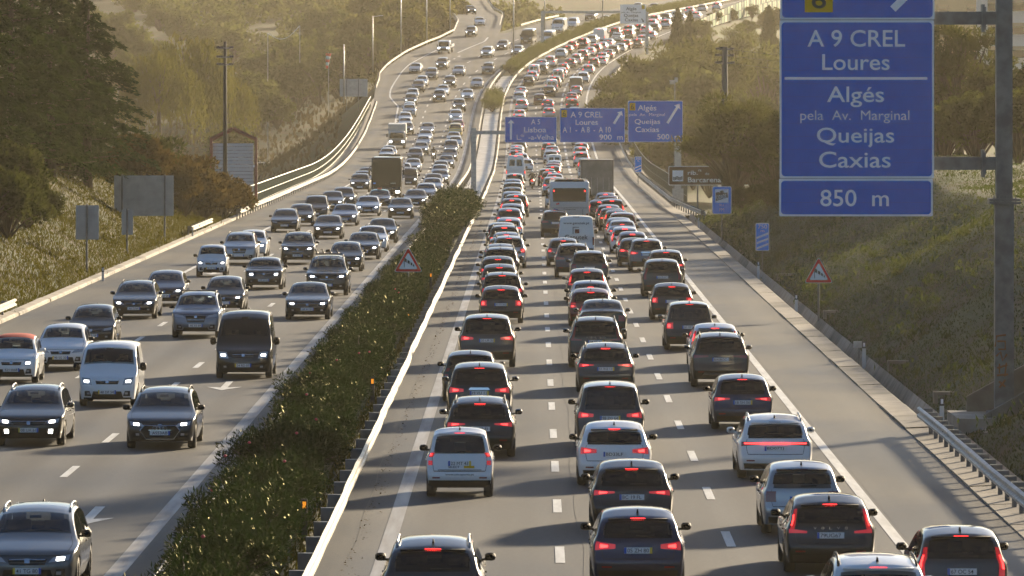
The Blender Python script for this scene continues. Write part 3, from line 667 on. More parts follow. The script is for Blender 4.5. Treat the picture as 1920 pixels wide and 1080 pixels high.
    # back
    for sd in (-1, 1):
        m = MB()
        for q in lamp_quads(c, st): c.patch(c.B, [(sd * a, z) for a, z in q], (5, 4), .010, m)
        i = A('tail_light', m, 'TAILLENS')
        m = MB(); q = lamp_quads(c, st)[0]; q = np.array(q); ce = q.mean(0); q = ce + np.array([.03, 0]) + (q - ce) * np.array([.38, .46])
        c.patch(c.B, [(sd * a, z) for a, z in q], (4, 3), .016, m); A('lamp_core', m, 'TAIL', i)
    zt = (H - c.rd - .045) if not sed else None
    if sed: A('brake_light', c.patch(c.T, [(-.16, L - .80), (.16, L - .80), (.16, L - .76), (-.16, L - .76)], (5, 2), .012), 'TAIL')
    else: A('brake_light', c.patch(c.B, [(-.20, zt), (.20, zt), (.20, zt + .03), (-.20, zt + .03)], (5, 2), .016), 'TAIL')
    A('rear_bumper', c.patch(c.B, [(-.93, c.gc + .03), (.93, c.gc + .03), (.95, c.gc + (.28 if van or 'suv' in key else .17)), (-.95, c.gc + (.28 if van or 'suv' in key else .17))], (11, 3), .008), BLKP)
    if detail:
        for sd in (-1, 1): A('reflector', c.patch(c.B, [(sd * .62, c.gc + .22), (sd * .86, c.gc + .22), (sd * .86, c.gc + .25), (sd * .62, c.gc + .25)], (4, 2), .011), TAIL_OFF)
        if not (van or sed):
            A('rear_wiper', c.patch(c.B, [(-.05, b + .05), (.42, b + .055), (.42, b + .075), (-.05, b + .07)], (6, 2), .02), BLKP)
            zs = np.array([H - c.rd - .01]); yy = float(c.yr(zs)[0])
            A('spoiler', MB().box((0, L / 2 - yy + .01, H - c.rd + .005), (W * .62, .12, .03)), 'BODYMIR')
        # panel gap of the tailgate
        if not van:
            m = MB()
            for sd in (-1, 1): c.patch(c.B, [(sd * .80, .60), (sd * .812, .60), (sd * .872, b), (sd * .86, b)], (2, 5), .005, m)
            c.patch(c.B, [(-.80, .595), (.80, .595), (.80, .607), (-.80, .607)], (9, 2), .005, m); A('tailgate_gap', m, BLKP)
        else:
            m = c.patch(c.B, [(-.006, .45), (.006, .45), (.006, H - .12), (-.006, H - .12)], (2, 6), .006); A('door_gap', m, BLKP)
        for sd in (-1, 1):
            m = MB()
            for ya in (f0 - .05, mid or f0 + 1.2, (mid or f0 + 1.2) + .95):
                c.patch(lambda a, z, s_=sd: c.S(a, z, s_), [(ya, c.gc + .12), (ya + .012, c.gc + .12), (ya + .012, b), (ya, b)], (2, 5), .004, m)
            A('door_gap', m, BLKP)
            for ya in ((mid or f0 + 1.2) - .2, (mid or f0 + 1.2) + .75): A('door_handle', MB().box((sd * (W / 2 * .985 + .01), L / 2 - ya, b - .13), (.03, .17, .03)), 'BODYMIR')
        A('antenna', MB().prism([(-.02, 0), (.02, 0), (.008, .07), (-.008, .07)], -.09, .09), BLKP)
        yb = L - c.tail - .3 if not sed else c.roofend - .15
        p[-1] = p[-1] + ((0, L / 2 - yb, float(c.top(np.array(yb))) + c.crown * .68),)
    pz = (b - .20 if not sed else .74) if not van else .62
    if key in ('estate', 'fast', 'clubman'): pz = b - .22
    def plate(par_y, z, name='number_plate'): pass
    yb = L / 2 - float(c.yr(np.array(pz))); yF = L / 2 - float(c.yf(np.array(c.gc + .22)))
    pm = MB().box((0, 0, 0), (.52, .012, .115)).mesh('number_plate')
    pb = MB().box((-.24, 0, 0), (.045, .016, .114)).mesh('country_band')
    i = A('number_plate', pm, PLATE); p[i] = p[i] + ((0, yb - .014, pz),); p.append(('country_band', pb, PBLUE, i))
    j = A('number_plate', pm, PLATE); p[j] = p[j] + ((0, yF + .014, c.gc + .22),); p.append(('country_band', pb, PBLUE, j))
    PROTO[k] = (p, i, j, pz, yb); return PROTO[k]
GLYPH = mat('plate_ink', (.02, .02, .025), .5)
FLANK = {}
def build_car(key, colour, loc, rz, label, cat, group, st='wide', detail=True, lit=True, plate=None, yel=False, rails=False, roofcol=None, extra=None, front=False):
    c = MODELS[key]; p, ir, jf, pz, yb = proto(key, st, detail)
    nm = {'smallvan': 'van', 'highvan': 'van', 'bigvan': 'van', 'tallvan': 'van'}.get(key, 'car')
    root = thing(nm, label, cat, loc, rz, group); made = []
    paint = PAINTS[colour]
    for q in p:
        name, me, m, par = q[:4]
        if m == 'BODY': m = paint
        elif m == 'BODYMIR': m = paint if colour in ('white', 'black', 'dark blue', 'red') and key != 'hatch' else BLKP
        elif m == 'HEAD': m = HEAD_ON if lit else HEAD_OFF
        elif m == 'HEADLENS': m = HEAD_OFF
        elif m == 'RGLASS': m = TINT if (len(colour) * 7 + len(label)) % 3 else PRIV
        elif m == 'TAIL': m = TAIL_ON if (lit and not front) else TAIL_OFF
        elif m == 'TAILLENS': m = TAIL_GLOW if (lit and not front) else TAIL_OFF
        o = obj(name, me, m, made[par] if par is not None else root, q[4] if len(q) > 4 else None); made.append(o)
    def onplate(o, sgn):
        if plate: obj('lettering', text_mesh(plate, .40, .075), GLYPH, o, (0, -.009, 0)) if sgn > 0 else _flip(obj('lettering', text_mesh(plate, .40, .075), GLYPH, o, (0, .009, 0)))
        if yel: obj('date_band', _yb(), PYEL, o)
    def _flip(o): o.rotation_euler = (0, 0, math.pi); return o
    onplate(made[jf] if front else made[ir], -1 if front else 1)
    L, W, H = c.L, c.W, c.H
    if rails:
        for sd in (-1, 1):
            ys = np.linspace(c.wt + .15, L - c.tail - .25, 7); P = c.T(np.full(7, sd * .93), ys); P[:, 2] += np.array([.0, .05, .06, .06, .06, .05, .0]) + .01
            obj('roof_rail', MB().tube([tuple(v) for v in c.loc(P)], .02, 6).mesh('roof_rail', True), RIM if rails == 2 else BLKP, root)
    if roofcol:
        obj('roof_panel', c.patch(c.T, [(-.9, c.wt + .03), (.9, c.wt + .03), (.9, L - c.tail - .05), (-.9, L - c.tail - .05)], (9, 9), .008).mesh('roof_panel', True), roofcol, root)
    if extra: extra(root, c)
    return root
_ybm = []
def _yb():
    if not _ybm: _ybm.append(MB().box((.24, 0, 0), (.045, .016, .114)).mesh('date_band'))
    return _ybm[0]

# ------------------------------------------------------------------ the traffic, read off the photograph by roof position
# (column of the body's centre, row of the roof top, model, colour, options)
T_ = dict
R1 = [(815, 999, 'estate', 'dark grey', T_(st='slim', rails=2, lb='dark grey estate with pale roof and roof rails, right behind the white two-seater')),
 (863, 800, 'micro', 'white', T_(st='round', plate='22 MT 43', yel=1, ex='micro', lb='white two-seater microcar with web address across its back')),
 (901, 740, 'estate', 'black', T_(st='slim', plate='AX 38 EI', rails=1, lb='black estate with thin red lamp strips right ahead of white two-seater')),
 (900, 677, 'suv', 'black', T_(st='wide', plate='19 VU 11', yel=1, ex='chrome', lb='black SUV with a bright chrome bar across its tailgate')),
 (883, 655, 'small', 'black', T_(st='round', lb='black hatchback straddling the median edge line beside the chrome-barred SUV')),
 (914, 587, 'bigsuv', 'brown', T_(st='wide', plate='20 UP 31', yel=1, lb='dark brown large SUV, second ahead of the chrome-barred SUV')),
 (940, 534, 'hatch', 'black', T_(st='block', plate='93 52 XQ', yel=1, lb='boxy black hatchback with a round badge on its tailgate, median lane')),
 (942, 509, 'suv', 'black', {}), (937, 494, 'hatch', 'dark grey', {}), (934, 479, 'hatch', 'black', {}), (939, 462, 'suv', 'black', {}), (938, 456, 'estate', 'dark grey', {}),
 (943, 448, 'hatch', 'black', {}), (954, 441, 'suv', 'silver', {}), (950, 434, 'estate', 'grey-blue', {}), (946, 421, 'suv', 'black', {}), (941, 416, 'suv', 'dark grey', {}),
 (954, 407, 'hatch', 'white', {}), (955, 389, 'estate', 'grey-blue', T_(st='wide')), (960, 381, 'hatch', 'silver', {}), (960, 371, 'hatch', 'dark grey', {}), (968, 364, 'suv', 'black', {}),
 (961, 358, 'estate', 'silver', {}), (961, 350, 'hatch', 'black', {}), (962, 341, 'suv', 'dark grey', {}), (962, 335, 'hatch', 'silver', {}), (965, 325, 'mpv', 'grey', {}),
 (967, 290.6, 'tallvan', 'white', T_(st='van', lb='white high-roof van with two back windows in the median lane')), (977, 286, 'hatch', 'white', {}), (986, 297, 'small', 'white', {}), (969, 281, 'hatch', 'black', {}), (968, 276, 'sedan', 'silver', {}),
 (969, 271, 'hatch', 'white', {}), (974, 266, 'suv', 'dark grey', {}), (973, 255, 'hatch', 'black', {}), (974, 240, 'suv', 'silver', {}), (975, 226, 'hatch', 'grey', {}), (975, 213, 'hatch', 'white', {}),
 (974, 204, 'hatch', 'white', {}), (978, 185, 'suv', 'silver', {}), (974, 171, 'hatch', 'white', {}), (977, 162, 'sedan', 'silver', {}), (992, 141, 'small', 'black', {}), (999, 132, 'hatch', 'white', {}),
 (1002, 120, 'smallvan', 'white', T_(st='van')), (1017, 119, 'hatch', 'dark grey', {}), (1017, 111, 'sedan', 'silver', {}), (1032, 104, 'mpv', 'white', {}), (1053, 90, 'hatch', 'white', {}), (1065, 84, 'hatch', 'black', {}),
 (1075, 76, 'small', 'red', {}), (1091, 72, 'suv', 'dark grey', {}), (1112, 64, 'suv', 'silver', {}), (1127, 52, 'bigvan', 'white', T_(st='van')), (1156, 50, 'suv', 'dark grey', {}), (1181, 46, 'suv', 'grey', {}),
 (1224, 35, 'hatch', 'white', {}), (1229, 27, 'suv', 'silver', {}), (1250, 24, 'suv', 'dark grey', {}), (1270, 19, 'smallvan', 'white', T_(st='van')), (1294, 12, 'hatch', 'white', {}), (1318, 8, 'hatch', 'silver', {}), (1345, 4, 'hatch', 'white', {})]
R2 = [(1193, 947, 'hatch', 'dark blue', T_(st='wide', plate='05 ZH 80', yel=1, lb='dark blue-black hatchback with plate 05 ZH 80')),
 (1182, 857, 'hatch', 'black', T_(st='slim', plate='BC 19 FL', lb='black hatchback with clawed lamps between white hatchback and plate 05 ZH 80')),
 (1150, 786, 'hatch', 'white', T_(st='wide', plate='BD33LF', lb='white hatchback with plate BD33LF in the middle queueing lane')),
 (1142, 712, 'mpv', 'dark grey', T_(st='wide', plate='98 ZG 64', yel=1, lb='dark grey tall hatchback with plate 98 ZG 64, roof hatch raised')),
 (1134, 640, 'estate', 'dark grey', T_(st='slim', plate='51 RQ 13', yel=1, rails=1, lb='dark grey estate with thin chrome line between its lamps')),
 (1116, 592, 'suv', 'black', T_(st='ell', plate='34 XE 65', yel=1, ex='volvo', lb='black SUV with upright L-shaped red lamps and spaced letters')),
 (1129, 560, 'sedan', 'black', T_(st='block', plate='74 57 ZV', yel=1, lb='old black saloon with a wide rear screen in the middle lane')),
 (1107, 539, 'hatch', 'dark red', T_(lb='dark red hatchback in the middle queueing lane')), (1107, 525, 'sedan', 'silver', {}), (1100, 502, 'estate', 'black', T_(st='ell')), (1104, 468.6, 'suv', 'dark grey', T_(st='claw', plate='', lb='dark grey SUV with hooked lamps behind the lettered white van')),
 (1074, 455, 'suv', 'dark blue', {}), (1056, 445, 'hatch', 'grey', {}), (1080, 403, 'bigvan', 'white', T_(st='van', ex='genutek', lb='white panel van lettered with web address and red square mark')),
 (1067, 338, 'COACH_R', 'white', {}), (1041, 393, 'suv', 'black', {}), (1043, 354, 'hatch', 'white', {}), (1038, 335, 'sedan', 'grey-blue', {}), (1036, 331, 'suv', 'silver', {}), (1040, 325, 'sedan', 'silver', {}), (1031, 321, 'hatch', 'black', {}),
 (1026, 316, 'suv', 'black', {}), (1036, 310, 'hatch', 'dark grey', {}), (1037, 305, 'hatch', 'red', {}), (1039, 300, 'hatch', 'white', {}), (1039, 289, 'smallvan', 'white', T_(st='van')), (1033, 281, 'hatch', 'white', {}), (1035, 273, 'sedan', 'silver', {}),
 (1029, 267, 'suv', 'dark grey', {}), (1031, 252, 'hatch', 'silver', {}), (1030, 236, 'suv', 'black', {}), (1030, 221, 'hatch', 'white', {}), (1029, 200.6, 'hatch', 'silver', {}), (1027, 185, 'hatch', 'blue', {}), (1012, 175, 'hatch', 'dark red', {}), (1030, 160, 'hatch', 'black', {}),
 (1035, 148, 'smallvan', 'white', T_(st='van')), (1041, 142, 'suv', 'dark grey', {}), (1047, 129, 'smallvan', 'silver', T_(st='van')), (1053, 126, 'hatch', 'white', {}), (1057, 118, 'hatch', 'dark grey', {}), (1071, 108, 'hatch', 'grey', {}),
 (1082, 100, 'mpv', 'silver', {}), (1095, 92, 'mpv', 'dark grey', {}), (1107, 87, 'hatch', 'white', {}), (1118, 81, 'suv', 'dark red', {}), (1130, 78, 'hatch', 'silver', {}), (1142, 72, 'sedan', 'silver', {}), (1159, 61, 'sedan', 'silver', {}), (1180, 54, 'suv', 'dark grey', {}),
 (1195, 45, 'hatch', 'black', {}), (1212, 47, 'hatch', 'white', {}), (1250, 35, 'suv', 'silver', {}), (1277, 25, 'hatch', 'grey-blue', {}), (1307, 21, 'hatch', 'white', {})]
R3 = [(1790, 981, 'small', 'dark grey', T_(st='tall', plate='67 OC 54', lb='dark grey hatchback with plate 67 OC 54 edging onto the hard shoulder')),
 (1635, 1034, 'suv', 'white', T_(rails=1, lb='white SUV with raised roof bars beside the hatchback with plate 67 OC 54')),
 (1548, 922, 'hatch', 'black', T_(st='ell', plate='79UG67', ex='volvo', lb='black hatchback with glass roof, spaced letters and plate 79UG67')),
 (1497, 861, 'small', 'silver', T_(st='block', plate='', lb='silver hatchback with three-claw red lamps behind white estate')),
 (1447, 773, 'estate', 'white', T_(st='slim', plate='BD07TJ', rails=2, ex='bar', lb='white estate with a full-width red lamp bar')),
 (1388, 699, 'small', 'dark blue', T_(st='slim', plate='18 SH 06', yel=1, lb='dark blue hatchback ahead of the white estate with red lamp bar')),
 (1347, 621, 'suv', 'black', T_(st='slim', plate='BA08OC', rails=1, ex='silverbar', lb='black SUV with roof bars and silver bumper trim')),
 (1338, 604, 'hatch', 'white', T_(lb='pale hatchback hidden behind the black SUV with roof bars')),
 (1290, 563, 'mpv', 'black', T_(st='block', plate='30 MP 80', yel=1, lb='black people carrier with round badge, outer lane')),
 (1258, 529, 'hatch', 'black', T_(st='block', lb='black hatchback with round badge ahead of the people carrier')),
 (1240, 484, 'suv', 'black', T_(st='tall', plate='AX 70 AC', lb='black SUV with tall lamps, second ahead of the people carrier')), (1247, 467, 'suv', 'dark grey', {}), (1211, 446, 'suv', 'grey', T_(ex='chrome', lb='grey SUV with chrome tailgate bar in the outer lane')), (1189, 445, 'hatch', 'black', {}),
 (1185, 433, 'hatch', 'grey-blue', {}), (1171, 424, 'small', 'white', {}), (1166, 412, 'sedan', 'silver', {}), (1160, 407, 'hatch', 'silver', {}), (1167, 398, 'suv', 'dark red', {}), (1156, 393, 'hatch', 'dark grey', {}), (1147, 389, 'hatch', 'black', {}), (1141, 383, 'estate', 'dark grey', {}),
 (1147, 372, 'suv', 'dark grey', {}), (1124, 374, 'hatch', 'black', {}), (1140, 366, 'hatch', 'dark red', {}), (1135, 360, 'hatch', 'silver', {}), (1134, 354, 'hatch', 'white', {}), (1120, 300, 'TRUCK_R', 'silver', {}), (1099, 309, 'hatch', 'white', {}),
 (1098, 296, 'suv', 'dark grey', {}), (1090, 284, 'suv', 'silver', {}), (1088, 274, 'hatch', 'white', {}), (1090, 267, 'suv', 'grey', {}), (1085, 248, 'hatch', 'silver', {}), (1082, 228, 'hatch', 'black', {}), (1079, 213, 'hatch', 'white', {}), (1077, 200, 'hatch', 'white', {}), (1073, 184, 'suv', 'black', {}),
 (1072, 173, 'sedan', 'red', {}), (1080, 159, 'hatch', 'silver', {}), (1079, 147, 'bigvan', 'dark grey', T_(st='van')), (1094, 134, 'suv', 'white', {}), (1104, 120, 'estate', 'silver', {}), (1115, 108, 'small', 'black', {}), (1129, 104, 'hatch', 'white', {}), (1131, 97, 'hatch', 'silver', {}), (1142, 92, 'sedan', 'grey', {}),
 (1152, 84, 'hatch', 'dark grey', {}), (1165, 80, 'hatch', 'silver', {}), (1175, 73, 'suv', 'dark red', {}), (1190, 75, 'hatch', 'dark grey', {}), (1206, 64, 'hatch', 'white', {}), (1222, 57, 'hatch', 'silver', {}), (1229, 43, 'hatch', 'dark grey', {})]
LA = [(70, 948, 'estate', 'grey', T_(plate='41 TG 80', yel=1, rails=2, lit=1, lb='silver-bronze estate with roof rails and winged nose badge')),
 (310, 727, 'estate', 'dark grey', T_(plate='AS53AB', lit=1, rails=1, ex='rings', lb='dark grey estate with wide hexagonal grille and four-ring badge')),
 (462, 583, 'highvan', 'black', T_(plate='24 RD 07', yel=1, lit=1, lb='black high-roof van with lit headlights')),
 (580, 529, 'sedan', 'black', T_(plate='AF 61 IA', lit=1, lb='low black saloon with narrow running lamps beside the hedge')),
 (616, 479, 'bigsuv', 'black', T_(lit=1, rails=1, ex='bikerack', lb='black large SUV carrying empty bicycle racks on its roof')),
 (650, 453, 'hatch', 'black', T_(lit=1, lb='black hatchback, first behind the SUV with bicycle racks')), (683, 435, 'sedan', 'black', T_(lit=1)), (699, 423, 'sedan', 'white', T_(lit=1)), (718, 409, 'sedan', 'black', T_(lit=1)),
 (752, 371, 'sedan', 'black', T_(lit=1, lb='long black saloon with a wide low nose near the motorcyclist')), (780, 355, 'sedan', 'black', T_(lit=1)), (799, 343, 'estate', 'silver', {}), (811, 333, 'sedan', 'silver', {}), (813, 325, 'sedan', 'grey', {}), (825, 318, 'sedan', 'dark grey', {}),
 (825, 308, 'hatch', 'silver', {}), (827, 301, 'hatch', 'grey', {}), (837, 291, 'sedan', 'dark grey', T_(lit=1)), (844, 278, 'hatch', 'black', T_(lit=1)), (846, 262, 'mpv', 'grey', T_(lit=1)), (854, 255, 'hatch', 'white', {}), (851, 247, 'sedan', 'silver', {}), (854, 231, 'mpv', 'yellow', {}),
 (858, 224, 'hatch', 'red', {}), (855, 205, 'suv', 'white', {}), (861, 185, 'suv', 'dark grey', T_(lit=1)), (877, 167, 'sedan', 'white', {}), (895, 146, 'sedan', 'silver', {}), (916, 117, 'suv', 'grey', {}), (971, 85, 'sedan', 'silver', {}), (1028, 57, 'bigvan', 'white', T_(st='van')), (1135, 29, 'sedan', 'white', {}), (1196, 5, 'hatch', 'white', {}), (1227, 6, 'suv', 'dark grey', {})]
LB = [(67, 723, 'estate', 'black', T_(plate='08 UA 61', yel=1, lit=1, rails=2, ex='fog', lb='black estate with roof bars and lit fog lamps')),
 (210, 641, 'smallvan', 'white', T_(plate='48 DF 54', yel=1, lb='white small van with dark lower bumper')),
 (373, 547, 'suv', 'grey-blue', T_(plate='95 XS 89', lit=0, ex='crossbar', lb='grey-blue SUV with one roof cross bar and toothed grille')),
 (424, 518, 'small', 'black', T_(lb='black rounded hatchback following the grey-blue SUV')),
 (498, 482, 'clubman', 'dark grey', T_(plate='AZ 10 VG', lit=1, lb='dark grey round-eyed car with two bonnet stripes')),
 (561, 435, 'suv', 'black', T_(plate='41 VH 81', lit=1, lb='black SUV with fang-like running lamps')),
 (617, 403, 'sedan', 'black', T_(lit=1, lb='black saloon with twin lit lamps between two pale saloons')), (648, 382, 'sedan', 'grey-blue', {}), (691, 367, 'sedan', 'silver', T_(lit=1)), (712, 355, 'sedan', 'black', T_(ex='taxi', lb='black taxi with pale green roof and roof light')),
 (767, 314, 'smallvan', 'black', T_(lit=1, lb='black small van beside the dark coach')), (757, 305, 'hatch', 'white', {}), (775, 297, 'sedan', 'silver', {}), (779, 277, 'suv', 'dark grey', {}), (790, 266, 'sedan', 'grey', T_(lit=1)), (794, 254, 'hatch', 'silver', {}), (798, 243, 'sedan', 'silver', {}),
 (802, 230, 'sedan', 'grey', T_(lit=1)), (824, 168, 'suv', 'dark grey', T_(lit=1)), (831, 159, 'sedan', 'white', {}), (844, 142, 'suv', 'black', T_(lit=1)), (861, 123, 'sedan', 'silver', {}), (914, 87, 'suv', 'silver', T_(lit=1)), (944, 75, 'sedan', 'black', T_(lit=1)), (991, 54, 'bigvan', 'black', T_(st='van')),
 (1049, 34, 'bigvan', 'white', T_(st='van')), (1075, 33, 'mpv', 'white', {}), (1109, 20, 'suv', 'black', {})]
LC = [(30, 627, 'retro', 'white', T_(plate='S21068', lit=1, ex='redroof', lb='white retro car with red fabric roof')),
 (122, 607, 'small', 'white', T_(plate='90 SG 20', yel=1, lb='white hatchback with a diamond badge on a black grille band')),
 (178, 571, 'small', 'black', T_(plate='AV 69 XP', lb='black hatchback between white diamond-badged hatchback and black saloon')),
 (258, 526, 'estate', 'black', T_(plate='AA 72 NX', lit=1, lb='black car with lit lamps just ahead of the dark blue one')),
 (313, 507, 'hatch', 'dark blue', T_(plate='BE 07 VF', lit=1, lb='dark blue car with twin grille in the left lane')),
 (399, 459, 'micro', 'white', T_(lit=1, plate='92 73 TQ', yel=1, lb='white two-seater microcar with lit headlights, oncoming')),
 (452, 435, 'suv', 'silver', T_(lit=0, rails=1, lb='silver SUV with diagonal grille bar behind the oncoming microcar')), (474, 431, 'hatch', 'white', T_(lb='white hatchback peeping out behind the silver SUV')), (536, 391, 'estate', 'dark grey', T_(rails=1)), (566, 382, 'hatch', 'black', T_(lit=1)), (594, 366, 'mpv', 'dark grey', T_(ex='crossbar', lb='dark grey people carrier with one roof cross bar')), (624, 358, 'sedan', 'dark grey', T_(lit=1)),
 (642, 352, 'suv', 'dark grey', T_(lit=1)), (676, 325, 'suv', 'black', T_(lit=1)), (681, 320, 'suv', 'grey', {}), (728, 293, 'COACH_L', 'black', {}), (688, 314, 'sedan', 'dark grey', {}), (725, 287, 'hatch', 'white', {}), (726, 277, 'hatch', 'white', {}), (730, 273, 'sedan', 'silver', {}), (745, 232, 'TRUCK_L', 'white', {}),
 (763, 229, 'hatch', 'dark grey', T_(lit=1)), (760, 220, 'hatch', 'white', {}), (760, 210, 'hatch', 'white', {}), (768, 195, 'suv', 'silver', {}), (768, 191, 'suv', 'white', {}), (771, 175, 'suv', 'dark grey', T_(lit=1)), (774, 166, 'hatch', 'silver', {}), (785, 150, 'suv', 'dark grey', {}),
 (792, 142, 'hatch', 'white', T_(lit=1)), (810, 127, 'suv', 'grey', {}), (830, 108, 'suv', 'dark grey', T_(lit=1))]
LD = [(780, 118, 'sedan', 'silver', {}), (836, 75, 'PICKUP_L', 'white', {}), (884, 49, 'suv', 'dark grey', T_(lit=1)), (899, 32, 'sedan', 'white', {}), (881, 10, 'suv', 'black', T_(lit=1)), (858, -2, 'hatch', 'dark grey', T_(lit=1))]
SPECH = dict(COACH_R=(3.42, 12.0), COACH_L=(3.62, 12.5), TRUCK_R=(3.85, 9.5), TRUCK_L=(2.95, 6.2), PICKUP_L=(2.05, 5.3))
LANEWORD = dict(R1='median-side queue lane', R2='middle queue lane', R3='outer queue lane', LA='median-side oncoming lane', LB='middle oncoming lane', LC='outer oncoming lane', LD='incoming slip road')
LM = dict(R1='badged boxy hatchback', R2='dark red hatchback', R3='people carrier', LA='bicycle-rack SUV', LB='fang-lamped SUV', LC='silver SUV', LD='white flatbed pickup')
ORD = ['first', 'second', 'third', 'fourth', 'fifth', 'sixth', 'seventh', 'eighth', 'ninth', 'tenth', 'eleventh', 'twelfth', 'thirteenth', 'fourteenth']
def fitY(py, H):
    Y = np.arange(90, 1500, .25); yy = HOR + FPX / Y * (CAMH - RZ(Y) - H); return float(Y[int(np.argmax(yy <= py))])
def ex_micro(root, c):
    y = -c.L / 2 + .0
    obj('lettering', text_mesh('www.cm-sports.pt', .66, .055), INK, root, (0, -c.L / 2 - .012, .52))
    obj('lettering', text_mesh('SELECT', .26, .05), INK, root, (-.13, -c.L / 2 + .02, .70)); obj('sticker', MB().box((.22, -c.L / 2 + .03, .70), (.24, .012, .05)), SYEL, root)
    obj('tailgate_edge', c.patch(c.B, [(-.68, .62), (.68, .62), (.68, .634), (-.68, .634)], (9, 2), .009).mesh('tailgate_edge'), BLKP, root)
    obj('bumper_skirt', c.patch(c.B, [(-.99, .22), (.99, .22), (.99, .40), (-.99, .40)], (11, 3), .014).mesh('bumper_skirt'), BLKP, root)
def ex_chrome(root, c): b = c.belt; obj('chrome_bar', c.patch(c.B, [(-.36, b - .12), (.36, b - .12), (.30, b - .05), (-.30, b - .05)], (7, 2), .025).mesh('chrome_bar'), CHROME, root)
def ex_volvo(root, c):
    for i, ch in enumerate('VOLVO'): obj('letter', text_mesh(ch, .055, .05), CHROME, root, (-.30 + i * .15, float(c.L / 2 - c.yr(np.array(c.belt - .06))) - .02, c.belt - .06))
def ex_bar(root, c): b = c.belt; obj('lamp_bar', c.patch(c.B, [(-.9, b - .115), (.9, b - .115), (.9, b - .085), (-.9, b - .085)], (11, 2), .018).mesh('lamp_bar'), TAIL_ON, root)
def ex_silverbar(root, c): obj('bumper_trim', c.patch(c.B, [(-.7, .40), (.7, .40), (.62, .47), (-.62, .47)], (9, 2), .016).mesh('bumper_trim'), RIM, root)
def ex_rings(root, c):
    m = MB(); 
    for i in range(4): m.tube([(-.13 + i * .087 + .055 * math.cos(a), 0, .055 * math.sin(a)) for a in np.linspace(0, 2 * math.pi, 15)], .008, 5)
    obj('emblem', m, CHROME, root, (0, c.L / 2 + .005, .56)); f = MB()
    f.tube([(-.52, 0, .0), (-.36, .02, -.22), (.36, .02, -.22), (.52, 0, .0), (.42, 0, .13), (-.42, 0, .13), (-.52, 0, 0)], .014, 5); obj('grille_frame', f, CHROME, root, (0, c.L / 2 - .01, .50))
    g = MB().prism([(-.5, -.0), (-.35, -.2), (.35, -.2), (.5, 0), (.4, .12), (-.4, .12)], .0, .012); obj('grille_mesh', g, BLKP, root, (0, c.L / 2 - .012, .50))
def ex_rack(root, c):
    for yy in (.45, -.35): obj('cross_bar', MB().box((0, yy, c.H + .09), (1.25, .05, .035)), BLKP, root)
    for x in (-.45, -.12, .2, .5):
        m = MB().tube([(x, .9, c.H + .13), (x, -.8, c.H + .13)], .022, 6).tube([(x, .1, c.H + .13), (x + .08, .2, c.H + .30), (x + .16, .22, c.H + .28)], .02, 6).tube([(x - .05, .85, c.H + .12), (x + .05, .85, c.H + .22)], .02, 6)
        obj('bicycle_rack', m, BLKP, root)
def ex_cross(root, c): obj('cross_bar', MB().box((0, .35, c.H + .06), (1.3, .07, .04)), BLKP, root)
def ex_fog(root, c):
    for sd in (-1, 1): obj('fog_light', c.patch(c.F, [(sd * .68, .36), (sd * .82, .36), (sd * .82, .46), (sd * .68, .46)], (4, 4), .016).mesh('fog_light'), HEAD_ON, root)
def ex_taxi(root, c):
    obj('taxi_light', MB().box((0, -.1, c.H + .08), (.34, .14, .13)), mat('taxi_lamp', (.5, .10, .06), .4), root)
    obj('roof_panel', c.patch(c.T, [(-.93, c.wt + .0), (.93, c.wt + .0), (.93, c.roofend + .05), (-.93, c.roofend + .05)], (9, 7), .008).mesh('roof_panel', True), mat('taxi_green', (.10, .36, .26), .35, 0, 1), root)
def ex_red(root, c): obj('roof_panel', c.patch(c.T, [(-.96, c.wt - .02), (.96, c.wt - .02), (.96, c.L - c.tail - .05), (-.96, c.L - c.tail - .05)], (9, 9), .012).mesh('roof_panel', True), mat('red_fabric', (.42, .045, .03), .8), root)
def ex_genutek(root, c):
    y = -c.L / 2 - .014; H = c.H
    obj('lettering', text_mesh('www.genutek.pt', 1.42, .17), INK, root, (0, y + .03, 1.93)); obj('lettering', text_mesh('Genutek', 1.26, .26), mat('grey_print', (.07, .07, .075), .5), root, (0, y + .02, 1.18))
    obj('logo_square', MB().box((.04, y + .025, 1.50), (.24, .012, .22)), mat('logo_red', (.16, .02, .02), .5), root)
    obj('logo_angle', MB().box((-.18, y + .025, 1.55), (.035, .012, .38)).box((-.01, y + .025, 1.72), (.31, .0125, .035)), MATS['grey_print'], root)
    obj('door_handle', MB().box((.06, y, .88), (.10, .03, .20)), BLKP, root)
EX = dict(micro=ex_micro, chrome=ex_chrome, volvo=ex_volvo, bar=ex_bar, silverbar=ex_silverbar, rings=ex_rings, bikerack=ex_rack, crossbar=ex_cross, fog=ex_fog, taxi=ex_taxi, redroof=ex_red, genutek=ex_genutek)

# ---- the big vehicles
def rbox(mb, cx, cy, z0, z1, w, l, r=.12, n=4):
    """box rounded in plan and at its top edges"""
    def ring(off, z):
        P = []
        for qx, qy, a0 in ((1, 1, 0), (-1, 1, 90), (-1, -1, 180), (1, -1, 270)):
            for k in range(n + 1):
                a = math.radians(a0 + 90 * k / n); P.append((cx + qx * (w / 2 - r) + math.cos(a) * (r - off), cy + qy * (l / 2 - r) + math.sin(a) * (r - off), z))
        return P
    R = [ring(0, z0), ring(0, z1 - r * .7), ring(r * .12, z1 - r * .35), ring(r * .5, z1 - r * .08), ring(r * .95, z1)]; o = len(mb.v); m = len(R[0])
    for q in R: mb.v += q
    for i in range(len(R) - 1):
        for j in range(m): mb.f.append((o + i * m + j, o + i * m + (j + 1) % m, o + (i + 1) * m + (j + 1) % m, o + (i + 1) * m + j))
    mb.f.append(tuple(o + (len(R) - 1) * m + j for j in range(m))); mb.f.append(tuple(o + j for j in reversed(range(m)))); return mb
